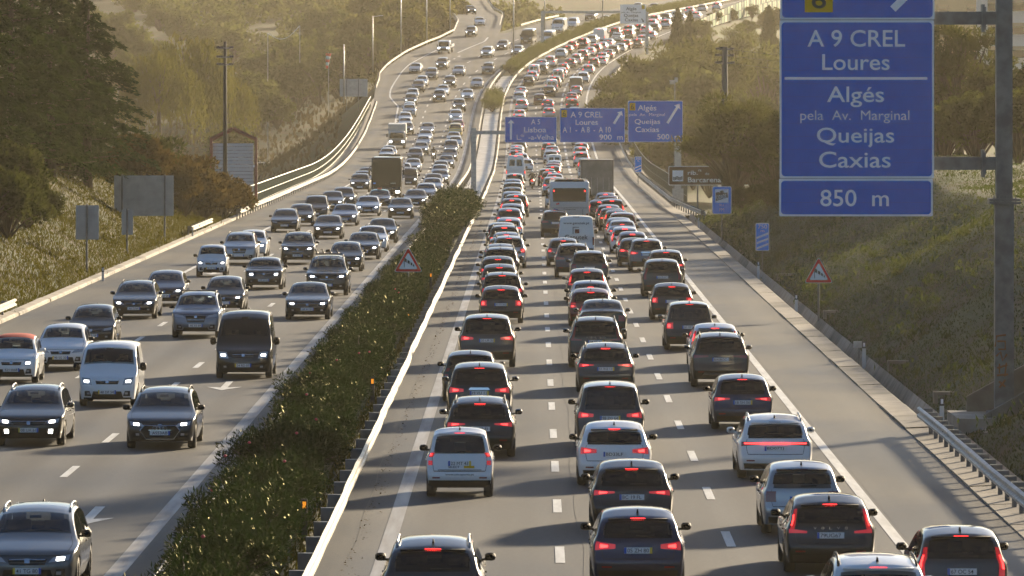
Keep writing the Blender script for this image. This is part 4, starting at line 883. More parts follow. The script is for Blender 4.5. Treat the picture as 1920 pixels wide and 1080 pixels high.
def wheels(root, xs, ys, r, w=.3):
    a, b, d = wheel_mesh(r, w)
    for y in ys:
        for x in xs:
            o = obj('wheel', a, RUBBER, root, (x, y, r)); obj('rim', b, RIM, o); obj('brake_disc', d, BLKP, o)
def coach(loc, rz, label, colour, rear):
    t = thing('coach', label, 'coach', loc, rz); L, W, H = 12.0, 2.52, 3.42 if rear else 3.60; P = PAINTS[colour]
    obj('body', rbox(MB(), 0, 0, .35, H, W, L, .18).mesh('body', True), P, t); wheels(t, (-1.08, 1.08), (-3.4, 3.6), .5)
    for sd in (-1, 1):
        for k in range(6): obj('side_window', MB().box((sd * (W / 2 + .003), -4.6 + k * 1.75, 2.25), (.012, 1.66, 1.1)), GLASS, t)
    e = -L / 2
    obj('rear_window', MB().prism([(-1.04, 2.12), (1.04, 2.12), (1.08, 2.9), (1.0, 2.98), (-1.0, 2.98), (-1.08, 2.9)], e - .012, e + .02), COACHG, t)
    obj('roof_fairing', MB().prism([(-.98, H - .03), (.98, H - .03), (.86, H + .12), (-.86, H + .12)], e + .06, e + .9), BLKP if rear else P, t)
    for sd in (-1, 1):
        obj('tail_light', MB().box((sd * 1.12, e - .008, 1.05), (.16, .03, .62)), TAIL_OFF, t); obj('tail_light', MB().box((sd * .98, e - .016, 2.80), (.07, .02, .09)), TAIL_ON, t)
        obj('mirror', MB().tube([(sd * 1.2, L / 2 - .1, 2.9), (sd * 1.42, L / 2 + .25, 2.75), (sd * 1.42, L / 2 + .25, 2.5)], .04, 6).box((sd * 1.42, L / 2 + .22, 2.35), (.16, .16, .46)), BLKP, t)
    obj('engine_hatch', MB().box((0, e - .004, 1.72), (2.3, .012, .02)).box((0, e - .0045, .95), (1.7, .012, .02)).box((-.85, e - .005, 1.3), (.02, .012, .7)).box((.85, e - .005, 1.3), (.02, .012, .7)), BLKP, t)
    obj('rear_bumper', MB().box((0, e + .05, .48), (2.44, .2, .3)), P, t)
    if rear:
        obj('yellow_panel', MB().box((-.86, e - .009, .82), (.36, .014, .24)), PYEL, t); obj('blue_sticker', MB().box((-.88, e - .009, 1.55), (.28, .014, .22), 0, 0, .15), PBLUE, t); obj('red_sticker', MB().box((-.75, e - .009, 1.98), (.2, .014, .09), 0, 0, -.2), SRED, t)
        obj('lettering', text_mesh('Transportes', .8, .09), INK, t, (0, e - .012, 1.62))
    f = L / 2
    xs = [(-1.17, 1.15), (1.17, 1.15), (1.17, 3.1), (1.05, 3.42), (-1.05, 3.42), (-1.17, 3.1)]
    ws = MB(); yy = lambda z: f + .03 + .06 * (3.42 - z) / 2.3; ws.v = [(x, yy(z), z) for x, z in xs] + [(x, f - .03, z) for x, z in xs]; ws.f = [(5, 4, 3, 2, 1, 0)] + [(i, (i + 1) % 6, (i + 1) % 6 + 6, i + 6) for i in range(6)]
    obj('windscreen', ws, COACHG, t)
    obj('nose', rbox(MB(), 0, f - .1, .42, 1.16, 2.4, .68, .16).mesh('nose', True), P, t)
    obj('front_panel', MB().box((0, f + .236, .86), (1.5, .02, .22)), BLKP, t)
    for sd in (-1, 1): obj('headlight', MB().box((sd * .92, f + .24, .74), (.34, .03, .16)), HEAD_OFF if rear else HEAD_ON, t)
    if not rear:
        o = obj('destination_card', MB().box((1.0, f + .09, 1.45), (.22, .01, .13)), SBLUEL, t); obj('destination_card', MB().box((-.55, f + .09, 1.45), (.46, .01, .10)), mat('card_grey', (.2, .24, .24), .5), t)
        o = obj('lettering', text_mesh('MERCEDES-BENZ', 1.1, .09), CHROME, t, (0, f + .25, .98)); o.rotation_euler = (0, 0, math.pi)
        obj('wiper', MB().tube([(-.6, f + .25, 1.16), (.1, f + .10, 1.42)], .012, 5).tube([(.2, f + .25, 1.16), (.9, f + .10, 1.38)], .012, 5), BLKP, t)
        obj('door', MB().box((W / 2 + .004, f - .75, 1.7), (.02, .9, 2.3)), GLASS, t)
    return t
def truck_rear(loc, rz):
    t = thing('box_truck', 'silver box truck with roller shutter and striped bumper boards, ahead of coach', 'truck', loc, rz); e = -4.75
    ALD = noisy('dull_truck_aluminium', (.22, .21, .19), (.15, .145, .13), 1.5, (.45, .6), metal=.2)
    obj('box', MB().box((0, .9, 2.48), (2.5, 7.3, 2.72)), ALD, t)
    obj('door_frame', MB().box((-1.2, e + 1.98, 2.48), (.1, .06, 2.74)).box((1.2, e + 1.98, 2.48), (.1, .06, 2.74)).box((0, e + 1.98, 3.80), (2.3, .06, .1)), mat('dull_frame', (.12, .10, .09), .5), t)
    for k in range(9): obj('shutter_slat', MB().box((0, e + 2.0, 2.62 + k * .124), (2.28, .05, .112)), ALD, t)
    obj('tail_lift', MB().box((0, e + 1.93, 1.86), (2.36, .08, 1.34)), ALD, t)
    for k in range(5): obj('lift_rib', MB().box((-.9 + k * .45, e + 1.885, 1.86), (.03, .02, 1.3)), GALV, t)
    for sd in (-1, 1):
        b = obj('marker_board', MB().box((sd * .78, e + 1.87, 1.36), (.6, .02, .14)), SYEL, t)
        for k in range(4): obj('stripe', MB().box((sd * .78 - .22 + k * .15, e + 1.856, 1.36), (.06, .012, .13), 0, 0, .5), SRED, b)
        obj('tail_light', MB().box((sd * 1.0, e + 2.0, .82), (.34, .06, .14)), TAIL_OFF, t)
    obj('chassis', MB().box((0, .6, .85), (.9, 8.2, .26)).box((0, e + 2.05, .62), (2.3, .12, .14)), BLKP, t)
    obj('cab', rbox(MB(), 0, 5.5, .5, 2.75, 2.35, 1.85, .2).mesh('cab', True), PAINTS['white'], t); obj('windscreen', MB().box((0, 6.44, 2.0), (2.0, .02, .85)), GLASS, t)
    wheels(t, (-1.03, 1.03), (-1.4, 5.2), .46, .32); return t
def truck_front(loc, rz):
    t = thing('box_truck', 'small white box truck with lit headlights in the left oncoming lane', 'truck', loc, rz)
    obj('box', MB().box((0, -.85, 1.95), (2.15, 4.3, 2.0)), mat('pale_box', (.62, .62, .60), .5), t)
    obj('cab', rbox(MB(), 0, 2.2, .45, 2.15, 1.95, 1.65, .2).mesh('cab', True), PAINTS['silver'], t)
    obj('wind_deflector', MB().prism([(-.9, 2.1), (.9, 2.1), (.8, 2.9), (-.8, 2.9)], 1.45, 2.2), PAINTS['silver'], t)
    obj('windscreen', MB().prism([(-.86, 1.3), (.86, 1.3), (.78, 1.98), (-.78, 1.98)], 3.04, 3.0), GLASS, t)
    obj('grille', MB().box((0, 3.03, .85), (1.2, .03, .2)), BLKP, t); obj('bumper', MB().box((0, 3.06, .52), (1.95, .16, .26)), PAINTS['grey'], t)
    for sd in (-1, 1): obj('headlight', MB().box((sd * .74, 3.05, .86), (.28, .04, .17)), HEAD_ON, t); obj('mirror', MB().box((sd * 1.2, 2.75, 1.6), (.16, .08, .4)).tube([(sd * .95, 2.7, 1.8), (sd * 1.2, 2.75, 1.8)], .02, 5), BLKP, t); obj('side_window', MB().box((sd * .98, 2.3, 1.62), (.012, .8, .55)), GLASS, t)
    obj('chassis', MB().box((0, -.6, .72), (.8, 4.6, .2)), BLKP, t); wheels(t, (-.85, .85), (-1.7, 2.2), .38, .26); return t
def pickup(loc, rz):
    t = thing('pickup_truck', 'white flatbed pickup truck on the incoming slip road', 'truck', loc, rz)
    obj('cab', rbox(MB(), 0, 1.5, .45, 2.05, 1.9, 1.9, .2).mesh('cab', True), PAINTS['white'], t); obj('bonnet', rbox(MB(), 0, 2.5, .4, 1.15, 1.86, .8, .15).mesh('bonnet', True), PAINTS['white'], t)
    obj('windscreen', MB().prism([(-.82, 1.2), (.82, 1.2), (.75, 1.92), (-.75, 1.92)], 2.47, 2.42), GLASS, t)
    obj('grille', MB().box((0, 2.9, .7), (1.5, .03, .4)), BLKP, t); obj('flatbed', MB().box((0, -1.1, .98), (2.05, 3.1, .1)).box((-1.0, -1.1, 1.2), (.05, 3.1, .38)).box((1.0, -1.1, 1.2), (.05, 3.1, .38)), PAINTS['white'], t)
    obj('chassis', MB().box((0, -.4, .6), (.8, 4.6, .2)), BLKP, t)
    for sd in (-1, 1): obj('headlight', MB().box((sd * .72, 2.91, .95), (.3, .03, .16)), HEAD_ON, t); obj('mirror', MB().box((sd * 1.1, 2.0, 1.35), (.16, .08, .25)), BLKP, t)
    wheels(t, (-.82, .82), (-1.5, 2.1), .36, .24); return t

ALLV = []
for nm, lst in (('R1', R1), ('R2', R2), ('R3', R3), ('LA', LA), ('LB', LB), ('LC', LC), ('LD', LD)):
    items = []
    for cx, yt, key, colour, op in lst:
        H, L = SPECH[key] if key in SPECH else (MODELS[key].H + .02, MODELS[key].L)
        Y = fitY(yt, H)
        items.append(dict(X=(cx - 960) * Y / FPX, Y=Y, L=L, W=1.8 if key not in SPECH else 2.4, key=key, col=colour, op=op, lane=nm))
    ALLV += items
# keep bodies from overlapping: push the farther one back, nearest first
ALLV.sort(key=lambda v: v['Y'] - v['L'] / 2); placed = []
for v in ALLV:
    for _ in range(4):
        for u in placed[-60:]:
            if abs((v['X'] - XC(v['Y'])) - (u['X'] - XC(u['Y']))) < (v['W'] + u['W']) / 2 + .28:
                need = u['Y'] + (u['L'] + v['L']) / 2 + .9 - v['Y']
                if need > 0: x = v['X'] - XC(v['Y']); v['Y'] += need; v['X'] = float(x + XC(v['Y']))
    placed.append(v)
MK = dict(R1='boxy black hatchback', R2='dark red hatchback', R3='black people carrier', LA='black large SUV', LB='black SUV with fang', LC='silver SUV with diag', LD='~')
for nm in LANEWORD:
    ln = sorted([v for v in ALLV if v['lane'] == nm], key=lambda v: v['Y']); i0 = [i for i, v in enumerate(ln) if v['op'].get('lb', '').startswith(MK[nm])]
    for i, v in enumerate(ln): v['ord'] = i - i0[0] if i0 else 99
for v in sorted(ALLV, key=lambda v: v['Y']):
    nm, key, op, Y = v['lane'], v['key'], v['op'], v['Y']
    zc = float(RZ(Y)); pit = math.atan(float(RZ(Y + 2) - RZ(Y - 2)) / 4); hd = heading(Y) if nm != 'LD' else heading(Y) - (.0 if Y < 985 else float(np.interp(Y, [985, 1060, 1300], [0, .30, .28])))
    front = nm[0] == 'L'; rz = -hd + (math.pi if front else 0); loc = (v['X'], Y, zc)
    if key == 'COACH_R': o = coach(loc, rz, 'white coach seen from behind, ahead of the lettered van', 'white', True)
    elif key == 'COACH_L': o = coach(loc, rz, 'dark oncoming coach with a huge black windscreen', 'black', False)
    elif key == 'TRUCK_R': o = truck_rear(loc, rz)
    elif key == 'TRUCK_L': o = truck_front(loc, rz)
    elif key == 'PICKUP_L': o = pickup(loc, rz)
    else:
        rr = random.Random(int(v['X'] * 1000) + int(Y * 77))
        st = op.get('st') or ('van' if MODELS[key].kind == 'van' else rr.choice(['wide', 'slim', 'block', 'tall', 'claw', 'wide', 'ell'] if MODELS[key].kind != 'sedan' else ['wide', 'slim']))
        if MODELS[key].kind == 'van': st = 'van'
        if MODELS[key].kind == 'sedan' and st in ('ell', 'tall'): st = 'wide'
        tw = TYPEWORD[key]; grp = {'R': 'vehicles queueing away on the right carriageway', 'L': 'oncoming vehicles on the left carriageway'}[nm[0]]
        if op.get('lb'): lb = op['lb']
        elif 1 <= v['ord'] <= 14 and Y < 470: lb = f"{v['col']} {tw} in the {LANEWORD[nm]}, {ORD[v['ord'] - 1]} past the {LM[nm]}"
        elif Y < 470: lb = f"{v['col']} {tw} in the {LANEWORD[nm]}, just short of the gantry"
        else:
            zone = 'beyond the gantry on the viaduct' if Y < 700 else ('climbing past the viaduct' if Y < 900 else 'high up in the far bend')
            if nm == 'LD': zone = 'high up near the gore'
            lb = f"small {v['col']} {tw} in the {LANEWORD[nm]}, {zone}".replace('small small', 'small')
        cat = 'van' if MODELS[key].kind == 'van' else 'car'
        lit = op['lit'] if 'lit' in op else (rr.random() < (.72 if not front else .35))
        o = build_car(key, v['col'], loc, rz, lb, cat, grp, st, Y < 330, bool(lit), op.get('plate') or None, bool(op.get('yel')), op.get('rails') or (key in ('suv', 'estate') and Y < 420 and rr.random() < .5), None, EX.get(op.get('ex')), front)
    o.rotation_mode = 'XYZ'
    if abs(pit) > .003: o.rotation_euler = (Matrix.Rotation(-hd, 3, 'Z') @ Matrix.Rotation(pit, 3, 'X') @ Matrix.Rotation(math.pi if front else 0, 3, 'Z')).to_euler()

# ------------------------------------------------------------------ motorcyclists
def motorcycle(loc, rz, label, plabel, front, jacket, helmet):
    t = thing('motorcycle', label, 'motorcycle', loc, rz, None); r = .31
    tm = MB().lathe_x([(-.05, r * .7), (-.07, r * .92), (0, r), (.07, r * .92), (.05, r * .7)], 20).mesh('wheel', True); rm = MB().lathe_x([(-.03, .05), (-.03, r * .72), (.03, r * .72), (.03, .05)], 16).mesh('rim')
    for y in (-.68, .72): w = obj('wheel', tm, RUBBER, t, (0, y, r)); obj('rim', rm, GALVD, w)
    D = PAINTS['black']
    obj('body', MB().tube([(0, -.75, .80), (0, -.45, .74), (0, -.1, .62), (0, .2, .66), (0, .5, .80), (0, .62, .92)], [.10, .17, .20, .21, .19, .10], 10).mesh('body', True), D, t)
    obj('engine', MB().box((0, .02, .42), (.34, .55, .30)), BLKP, t); obj('seat', MB().tube([(0, -.75, .92), (0, -.35, .86), (0, .05, .84)], [.08, .15, .12], 8).mesh('seat', True), BLKP, t)
    obj('fork', MB().tube([(-.1, .72, .31), (-.1, .50, .98)], .03, 6).tube([(.1, .72, .31), (.1, .50, .98)], .03, 6), GALV, t)
    obj('handlebar', MB().tube([(-.38, .30, 1.06), (-.15, .45, 1.02), (.15, .45, 1.02), (.38, .30, 1.06)], .018, 6), BLKP, t)
    obj('fairing', MB().tube([(0, .40, .98), (0, .62, .95), (0, .80, .86)], [.20, .22, .10], 10).mesh('fairing', True), D, t)
    obj('windshield', MB().prism([(-.18, 1.0), (.18, 1.0), (.12, 1.28), (-.12, 1.28)], .56, .60), GLASS, t)
    obj('headlight', MB().tube([(0, .70, .90), (0, .86, .88)], [.10, .085], 10).mesh('headlight', True), HEAD_ON if front else HEAD_OFF, t)
    obj('tail_light', MB().box((0, -.86, .78), (.20, .05, .08)), TAIL_ON, t); obj('number_plate', MB().box((0, -.90, .58), (.20, .015, .15), 0, -.25), PLATE, t)
    obj('mudguard', MB().box((0, -.80, .68), (.16, .22, .03), 0, .35), BLKP, t); obj('exhaust', MB().tube([(.18, .1, .30), (.20, -.75, .40)], .055, 8).mesh('exhaust', True), GALVD, t)
    for sd in (-1, 1): obj('mirror', MB().box((sd * .40, .38, 1.20), (.13, .03, .08)).tube([(sd * .28, .36, 1.05), (sd * .40, .38, 1.18)], .01, 5), BLKP, t)
    # rider: one skinned body astride the seat
    V = [(0, -.15, .92), (0, -.12, 1.16), (0, -.05, 1.36), (0, -.01, 1.47)]; E_ = [(0, 1), (1, 2), (2, 3)]; Rr = [.155, .16, .165, .065]
    for sd in (-1, 1):
        k = len(V); V += [(sd * .19, -.04, 1.36), (sd * .30, .10, 1.14), (sd * .33, .27, 1.07), (sd * .33, .34, 1.07)]; E_ += [(2, k), (k, k + 1), (k + 1, k + 2), (k + 2, k + 3)]; Rr += [.085, .062, .045, .042]
        k = len(V); V += [(sd * .14, -.12, .90), (sd * .25, .26, .80), (sd * .22, .02, .44), (sd * .22, .16, .34)]; E_ += [(0, k), (k, k + 1), (k + 1, k + 2), (k + 2, k + 3)]; Rr += [.11, .085, .06, .05]
    me = bpy.data.meshes.new('person'); me.from_pydata(V, E_, []); o = bpy.data.objects.new('person', me); COL.objects.link(o)
    md = o.modifiers.new('skin', 'SKIN'); md.use_smooth_shade = True
    for i, s_ in enumerate(me.skin_vertices[0].data): s_.radius = (Rr[i], Rr[i] * (1.0 if i > 3 else .8)); s_.use_root = (i == 0)
    o.modifiers.new('sub', 'SUBSURF').levels = 2; o.modifiers['sub'].render_levels = 2
    bme = bpy.data.meshes.new_from_object(o.evaluated_get(bpy.context.evaluated_depsgraph_get())); bpy.data.objects.remove(o)
    o = obj('person', bme, jacket); o.location = loc; o.rotation_euler = (0, 0, rz); tag(o, plabel, 'person', None)
    hp = MB().lathe_x([(-.125, .02), (-.115, .07), (-.08, .115), (0, .138), (.08, .115), (.115, .07), (.125, .02)], 16); hp.v = [(x, y + .01, z * 1.08 + 1.62) for x, y, z in hp.v]
    obj('helmet', hp.mesh('helmet', True), helmet, o); obj('visor', MB().prism([(-.09, 1.58), (.09, 1.58), (.085, 1.67), (-.085, 1.67)], .12, .145), GLASS, o)
    for sd in (-1, 1):
        g = MB()
        for f_ in range(4): g.tube([(sd * (.30 + f_ * .022), .31, 1.075), (sd * (.30 + f_ * .022), .36, 1.085), (sd * (.30 + f_ * .022), .37, 1.05), (sd * (.30 + f_ * .022), .33, 1.035)], .010, 5)
        g.tube([(sd * .29, .30, 1.06), (sd * .275, .33, 1.04), (sd * .29, .345, 1.03)], .011, 5); obj('glove', g, BLKP, o)
        obj('boot', MB().box((sd * .22, .18, .32), (.09, .26, .09)), BLKP, o)
DK = mat('dark_jacket', (.018, .018, .022), .7)
for cx, yb, nm, lb, pl, fr, hm in ((998, 354, 0, 'black motorcycle filtering between the queueing lanes', 'person in dark jacket and pale helmet riding between the queueing lanes', False, mat('pale_helmet', (.5, .52, .55), .25, 0, 1)),
                                   (742, 371, 1, 'motorcycle with lit headlight in front of the dark coach', 'person in black riding in front of the dark coach', True, PAINTS['black']),
                                   (813, 303, 2, 'motorcycle riding between two oncoming lanes past the viaduct joint', 'person with grey jacket riding between two oncoming lanes', True, PAINTS['dark grey'])):
    X, Y = unproj(cx, yb + (2 if nm == 1 else 0)); rz = -heading(Y) + (math.pi if fr else 0)
    motorcycle((X, Y, float(RZ(Y))), rz, lb, pl, fr, DK if nm != 2 else mat('grey_jacket', (.10, .09, .07), .8), hm)

# ------------------------------------------------------------------ signs: faces laid out in photo pixels on their own upright plane
def rrect(x0, z0, x1, z1, r, n=5):
    P = []
    for cx, cz, a0 in ((x1 - r, z1 - r, 0), (x0 + r, z1 - r, 90), (x0 + r, z0 + r, 180), (x1 - r, z0 + r, 270)):
        for k in range(n + 1): a = math.radians(a0 + 90 * k / n); P.append((cx + r * math.cos(a), cz + r * math.sin(a)))
    return P[::-1]
class Sign:
    def __init__(s, root, Y): s.t = root; s.Y = Y; s.o = root.location
    def m(s, x, y): return ((x - 960) * s.Y / FPX - s.o[0], CAMH - (y - HOR) * s.Y / FPX - s.o[2])
    def plate(s, name, box, m, r=.1, d=0., th=.01):
        (x0, z1), (x1, z0) = s.m(box[0], box[1]), s.m(box[2], box[3]); return obj(name, MB().prism(rrect(x0, z0, x1, z1, r), s.Y - s.o[1] - d, s.Y - s.o[1] - d + th), m, s.t)
    def poly(s, name, pts, m, d=.03): return obj(name, MB().prism([s.m(*p) for p in pts], s.Y - s.o[1] - d, s.Y - s.o[1] - d + .006), m, s.t)
    def text(s, st, box, m=None, d=.02):
        (x0, z1), (x1, z0) = s.m(box[0], box[1]), s.m(box[2], box[3]); return obj('lettering', text_mesh(st, x1 - x0, z1 - z0), m or SWHITE, s.t, ((x0 + x1) / 2, s.Y - s.o[1] - d, (z0 + z1) / 2))
def diag_arrow(s, x0, y0, x1, y1, w, hw, m=None):
    """from (x0,y0) tail to (x1,y1) tip"""
    dx, dy = x1 - x0, y1 - y0; L = math.hypot(dx, dy); u = (dx / L, dy / L); n = (-u[1], u[0]); hl = hw * 1.15
    q = lambda a, b: (x0 + u[0] * a + n[0] * b, y0 + u[1] * a + n[1] * b)
    s.poly('arrow', [q(0, -w), q(L - hl, -w), q(L - hl, -hw), q(L, 0), q(L - hl, hw), q(L - hl, w), q(0, w)], m or SWHITE, .028)
# near cantilever sign
YN = 165.0
gp = thing('sign_gantry', 'tall galvanised cantilever mast standing on graffitied concrete footing', 'sign mast', (13.62, YN + .4, .35))
pr = MB().box((0, 0, 2.9), (.52, .42, 5.9)).mesh('post'); obj('post', pr, GALVD, gp)
obj('post', MB().box((0, 0, 9.6), (.45, .38, 7.4)), GALVD, gp); obj('flange', MB().box((0, 0, 5.86), (.86, .72, .07)).box((0, 0, 5.95), (.86, .72, .07)), GALVD, gp)
for x in (-.3, -.15, 0, .15, .3): obj('bolt', MB().tube([(x, -.33, 5.78), (x, -.33, 6.06)], .02, 6), GALVD, gp)
for z in (6.93, 11.3 - .35):
    obj('arm', MB().box((-3.2, 0, z + .02), (6.0, .26, .36)), GALVD, gp); obj('arm_flange', MB().prism([(-.62, z - .36), (-.55, z - .36), (-.55, z + .40), (-.62, z + .40)], -.28, .28).box((-.54, 0, z + .02), (.05, .5, .62)), GALVD, gp)
g1 = mat('graffiti_rust', (.20, .085, .03), .8)
gs = Sign(gp, YN + .17)
for ln in ([(1870, 640), (1885, 640), (1885, 655), (1872, 655)], [(1868, 668), (1876, 660), (1880, 676), (1888, 664)], [(1870, 690), (1889, 684)], [(1874, 700), (1874, 682)], [(1884, 706), (1887, 680)], [(1869, 704), (1890, 702)], [(1873, 715), (1885, 725)], [(1885, 712), (1874, 727)], [(1866, 650), (1869, 630), (1886, 628)]):
    P = [gs.m(*p) for p in ln]; obj('graffiti', MB().tube([(x, -.215, z) for x, z in P], .028, 4), g1, gp)
ft = thing('gantry_footing', 'stepped concrete footing with sloping wing walls under the cantilever mast', 'footing', (13.4, 164.5, 0))
# slab, toe block and two wing walls climbing the bank
obj('slab', MB().box((-.55, .6, .0), (1.35, 4.2, .72)), CONC, ft); obj('toe_block', MB().box((-.10, -3.1, -.12), (1.1, 2.8, .5)), CONC, ft)
obj('wing_wall', MB().prism([(-.7, -.2), (-.7, .78), (2.9, 2.75), (2.9, -.2)], 2.2, 2.42), CONCD, ft); obj('wing_wall', MB().prism([(-.42, -.2), (-.42, .45), (3.0, 2.4), (3.0, -.2)], -.85, -.55), CONCD, ft)
obj('base_plate', MB().box((.22, .9, .40), (.9, .9, .08)), GALVD, ft)
g2 = MB().tube([(1.55 + .55 * math.cos(a), 2.18, 1.35 + .55 * math.sin(a)) for a in np.linspace(.6, 5.6, 16)], .07, 5); obj('graffiti', g2, g1, ft)
t = thing('road_sign', 'large blue motorway exit sign hanging from the cantilever mast, reading 850 m', 'road sign', (9.5, YN, 5.8)); s = Sign(t, YN)
for bx in ((1463, -62, 1752, 36.5), (1462, 38, 1751, 334), (1461, 335, 1749, 405.5)):
    s.plate('panel', bx, SWHITE, .03, 0, .05); s.plate('blue_field', (bx[0] + 3.5, bx[1] + 4, bx[2] - 3.5, bx[3] - 3.5), SBLUE, .10, .012)
    for yy in np.arange(bx[1] + 20, bx[3] - 6, 24.7): obj('panel_joint', MB().box((0, 0, 0), ((bx[2] - bx[0] - 8) * YN / FPX, .004, .004)), mat('joint_navy', (.004, .03, .16), .5), t, (s.m((bx[0] + bx[2]) / 2, yy)[0], -.0135, s.m(0, yy)[1]))
for st, bx in (('A 9 CREL', (1514, 56, 1697, 88)), ('Loures', (1541.5, 101.5, 1668, 131.5)), ('Algés', (1550.5, 162, 1657.5, 201)), ('pela  Av.  Marginal', (1500.5, 207, 1705, 231)), ('Queijas', (1531.5, 239, 1676.5, 276.5)), ('Caxias', (1535.5, 284, 1670, 314.5)), ('850  m', (1538, 355.5, 1666.5, 387))): s.text(st, bx)
s.plate('divider', (1471, 144.5, 1739, 149.5), SWHITE, .02, .02); s.plate('exit_number', (1509, -24, 1561.5, 23), SYEL, .02, .02); s.text('6', (1522, -18, 1549, 16), INK, .034)
diag_arrow(s, 1674, 17, 1740, -48, 7, 19)
for z in (1.1, 5.5): obj('bracket', MB().box((0, .12, z), (4.1, .12, .16)), GALVD, t)
# far portal with three blue signs
YG = 475.0
g = thing('sign_gantry', 'grey portal gantry spanning the queueing lanes with three blue signs', 'sign gantry', (-3.05, YG + .3, 0)); zb = CAMH - (248.5 - HOR) * YG / FPX
obj('post', MB().box((0, 0, zb / 2 + .1), (.42, .42, zb + .5)), GALV, g); obj('post', MB().box((16.25, 0, zb / 2 - .6), (.5, .42, zb + 1.6)), GALV, g); obj('beam', MB().box((8.1, 0, zb), (16.0, .36, .30)), GALV, g); obj('base_box', MB().box((16.25, 0, .75), (.86, .7, 1.2)), GALV, g)
for x in (5.6, 9.4): obj('stub', MB().tube([(x, .2, zb), (x, .2, zb + 1.5)], .035, 6), GALVD, g)
def blue_sign(label, Y, board, texts, arrow=None, yellow=None, group=None, field=SBLUE, loc=None):
    x0, _, z1 = atY(board[0], board[1], Y); x1, _, z0 = atY(board[2], board[3], Y)
    t = thing('road_sign', label, 'road sign', loc or ((x0 + x1) / 2, Y, z0), 0, group); s = Sign(t, Y)
    s.plate('panel', board, SWHITE, .06, 0, .04); s.plate('blue_field', (board[0] + .8, board[1] + .8, board[2] - .8, board[3] - .8), field, .08, .012)
    for st, bx in texts: s.text(st, bx)
    if yellow: s.plate('exit_number', yellow, SYEL, .01, .02); s.text('6', (yellow[0] + 2.2, yellow[1] + 2, yellow[2] - 2.2, yellow[3] - 2), INK, .034)
    if arrow: diag_arrow(s, *arrow)
    return t, s
GRP = None
blue_sign('blue sign with upright arrow reading A5 Lisboa', YG, (946.7, 219, 1043.7, 267), [('A 5', (995.8, 223.7, 1012.6, 233.2)), ('Lisboa', (982.5, 238.4, 1024.3, 248.3)), ('L.   -a-Velha', (968.9, 252.6, 1038.8, 262.1)), ('da', (976, 251.6, 983, 256.4))], (958, 262, 958, 224, 2.0, 6.2))
blue_sign('wide blue sign reading A9 CREL Loures, 900 m', YG, (1050, 202.5, 1171.8, 267), [('A 9 CREL', (1069.8, 209.5, 1129.8, 220.4)), ('Loures', (1079.3, 224.3, 1120.9, 234.2)), ('A 1  -  A 8  -  A 10', (1055.2, 237.8, 1145.2, 248.5)), ('900  m', (1123.9, 252.2, 1167.8, 262.1))], (1151, 232, 1166, 208, 2.2, 6.2), (1052.6, 206, 1063, 219.8))
blue_sign('blue sign reading Algés Queijas Caxias, 500 m, on the gantry end', YG, (1177.3, 189, 1280.2, 266.5), [('Algés', (1195.7, 197, 1230.7, 210.5)), ('pela  Av.  Marginal', (1179.9, 211.9, 1246.6, 219.4)), ('Queijas', (1189.8, 223.3, 1237.7, 235.2)), ('Caxias', (1191.3, 237.8, 1235.7, 247.7)), ('500  m', (1232.3, 251.4, 1275.5, 261.3))], (1251.5, 231, 1274, 194.5, 2.3, 7.0), (1180.5, 193, 1191.1, 207.1))
# brown river sign
YB = 452.0; x0, _, z1 = atY(1253.5, 311.5, YB); x1, _, z0 = atY(1412, 347.5, YB)
t = thing('road_sign', 'brown river-name sign half hidden by dark pine', 'road sign', ((x0 + x1) / 2, YB, z0)); s = Sign(t, YB)
s.plate('panel', (1253.5, 311.5, 1412, 347.5), SWHITE, .08, 0, .04); s.plate('brown_field', (1254.6, 312.7, 1411, 346.3), SBROWN, .08, .012); s.plate('pictogram', (1260.8, 319.4, 1281, 340), SWHITE, .02, .02)
for k in range(3):
    P = [s.m(1262 + i * 1.5, 332.2 + k * 2.1 + .9 * math.sin(i * .95)) for i in range(13)]; obj('wave', MB().tube([(x, -.03, z) for x, z in P], .028, 4), INK, t)
for st, bx in (('rib.', (1289.6, 319.8, 1308, 328)), ('ra', (1309.4, 318, 1315, 321.4)), ('de', (1322, 323.4, 1329.8, 328)), ('Barcarena', (1289.8, 332.4, 1352, 341.8))): s.text(st, bx)
for xx in (-1.0, 2.4): obj('post', MB().box((xx, .1, -.6), (.12, .12, 4.2)), GALVD, t)
def post_sign(label, name, px, base_py, Y, cat, group=None):
    X = (px - 960) * Y / FPX; z = gz(X, Y) - .1; return thing(name, label, cat, (X, Y, z), 0, group)
# radio sign
Y = 365.0; t = post_sign('blue radio frequency sign with white skyline panel, reading FM', 'road_sign', 1353.5, 460, Y, 'road sign'); s = Sign(t, Y)
s.plate('panel', (1335.6, 349.4, 1371.6, 401.5), SWHITE, .1, 0, .04); s.plate('blue_field', (1336.8, 350.6, 1370.4, 400.3), SBLUEL, .08, .012); s.plate('pictogram', (1340.6, 354.8, 1366, 380), SWHITE, .02, .02)
s.poly('skyline', [(1342, 361), (1347.5, 360), (1350, 362), (1350, 358), (1356, 357), (1357.5, 362), (1364, 361), (1365, 370), (1342, 377)], INK, .03); obj('lettering', text_mesh('CIDADE', 1.0 * .62, .26), SWHITE, t, (s.m(1352.5, 369)[0], -.045, s.m(0, 369)[1])).rotation_euler = (0, -.16, 0)
s.text('91.6', (1349, 382.5, 1357.4, 387)); s.text('FM', (1349, 390, 1357.4, 396.5))
obj('post', MB().tube([(0, .08, -.3), (0, .08, s.m(0, 352)[1])], .045, 8), GALVD, t)
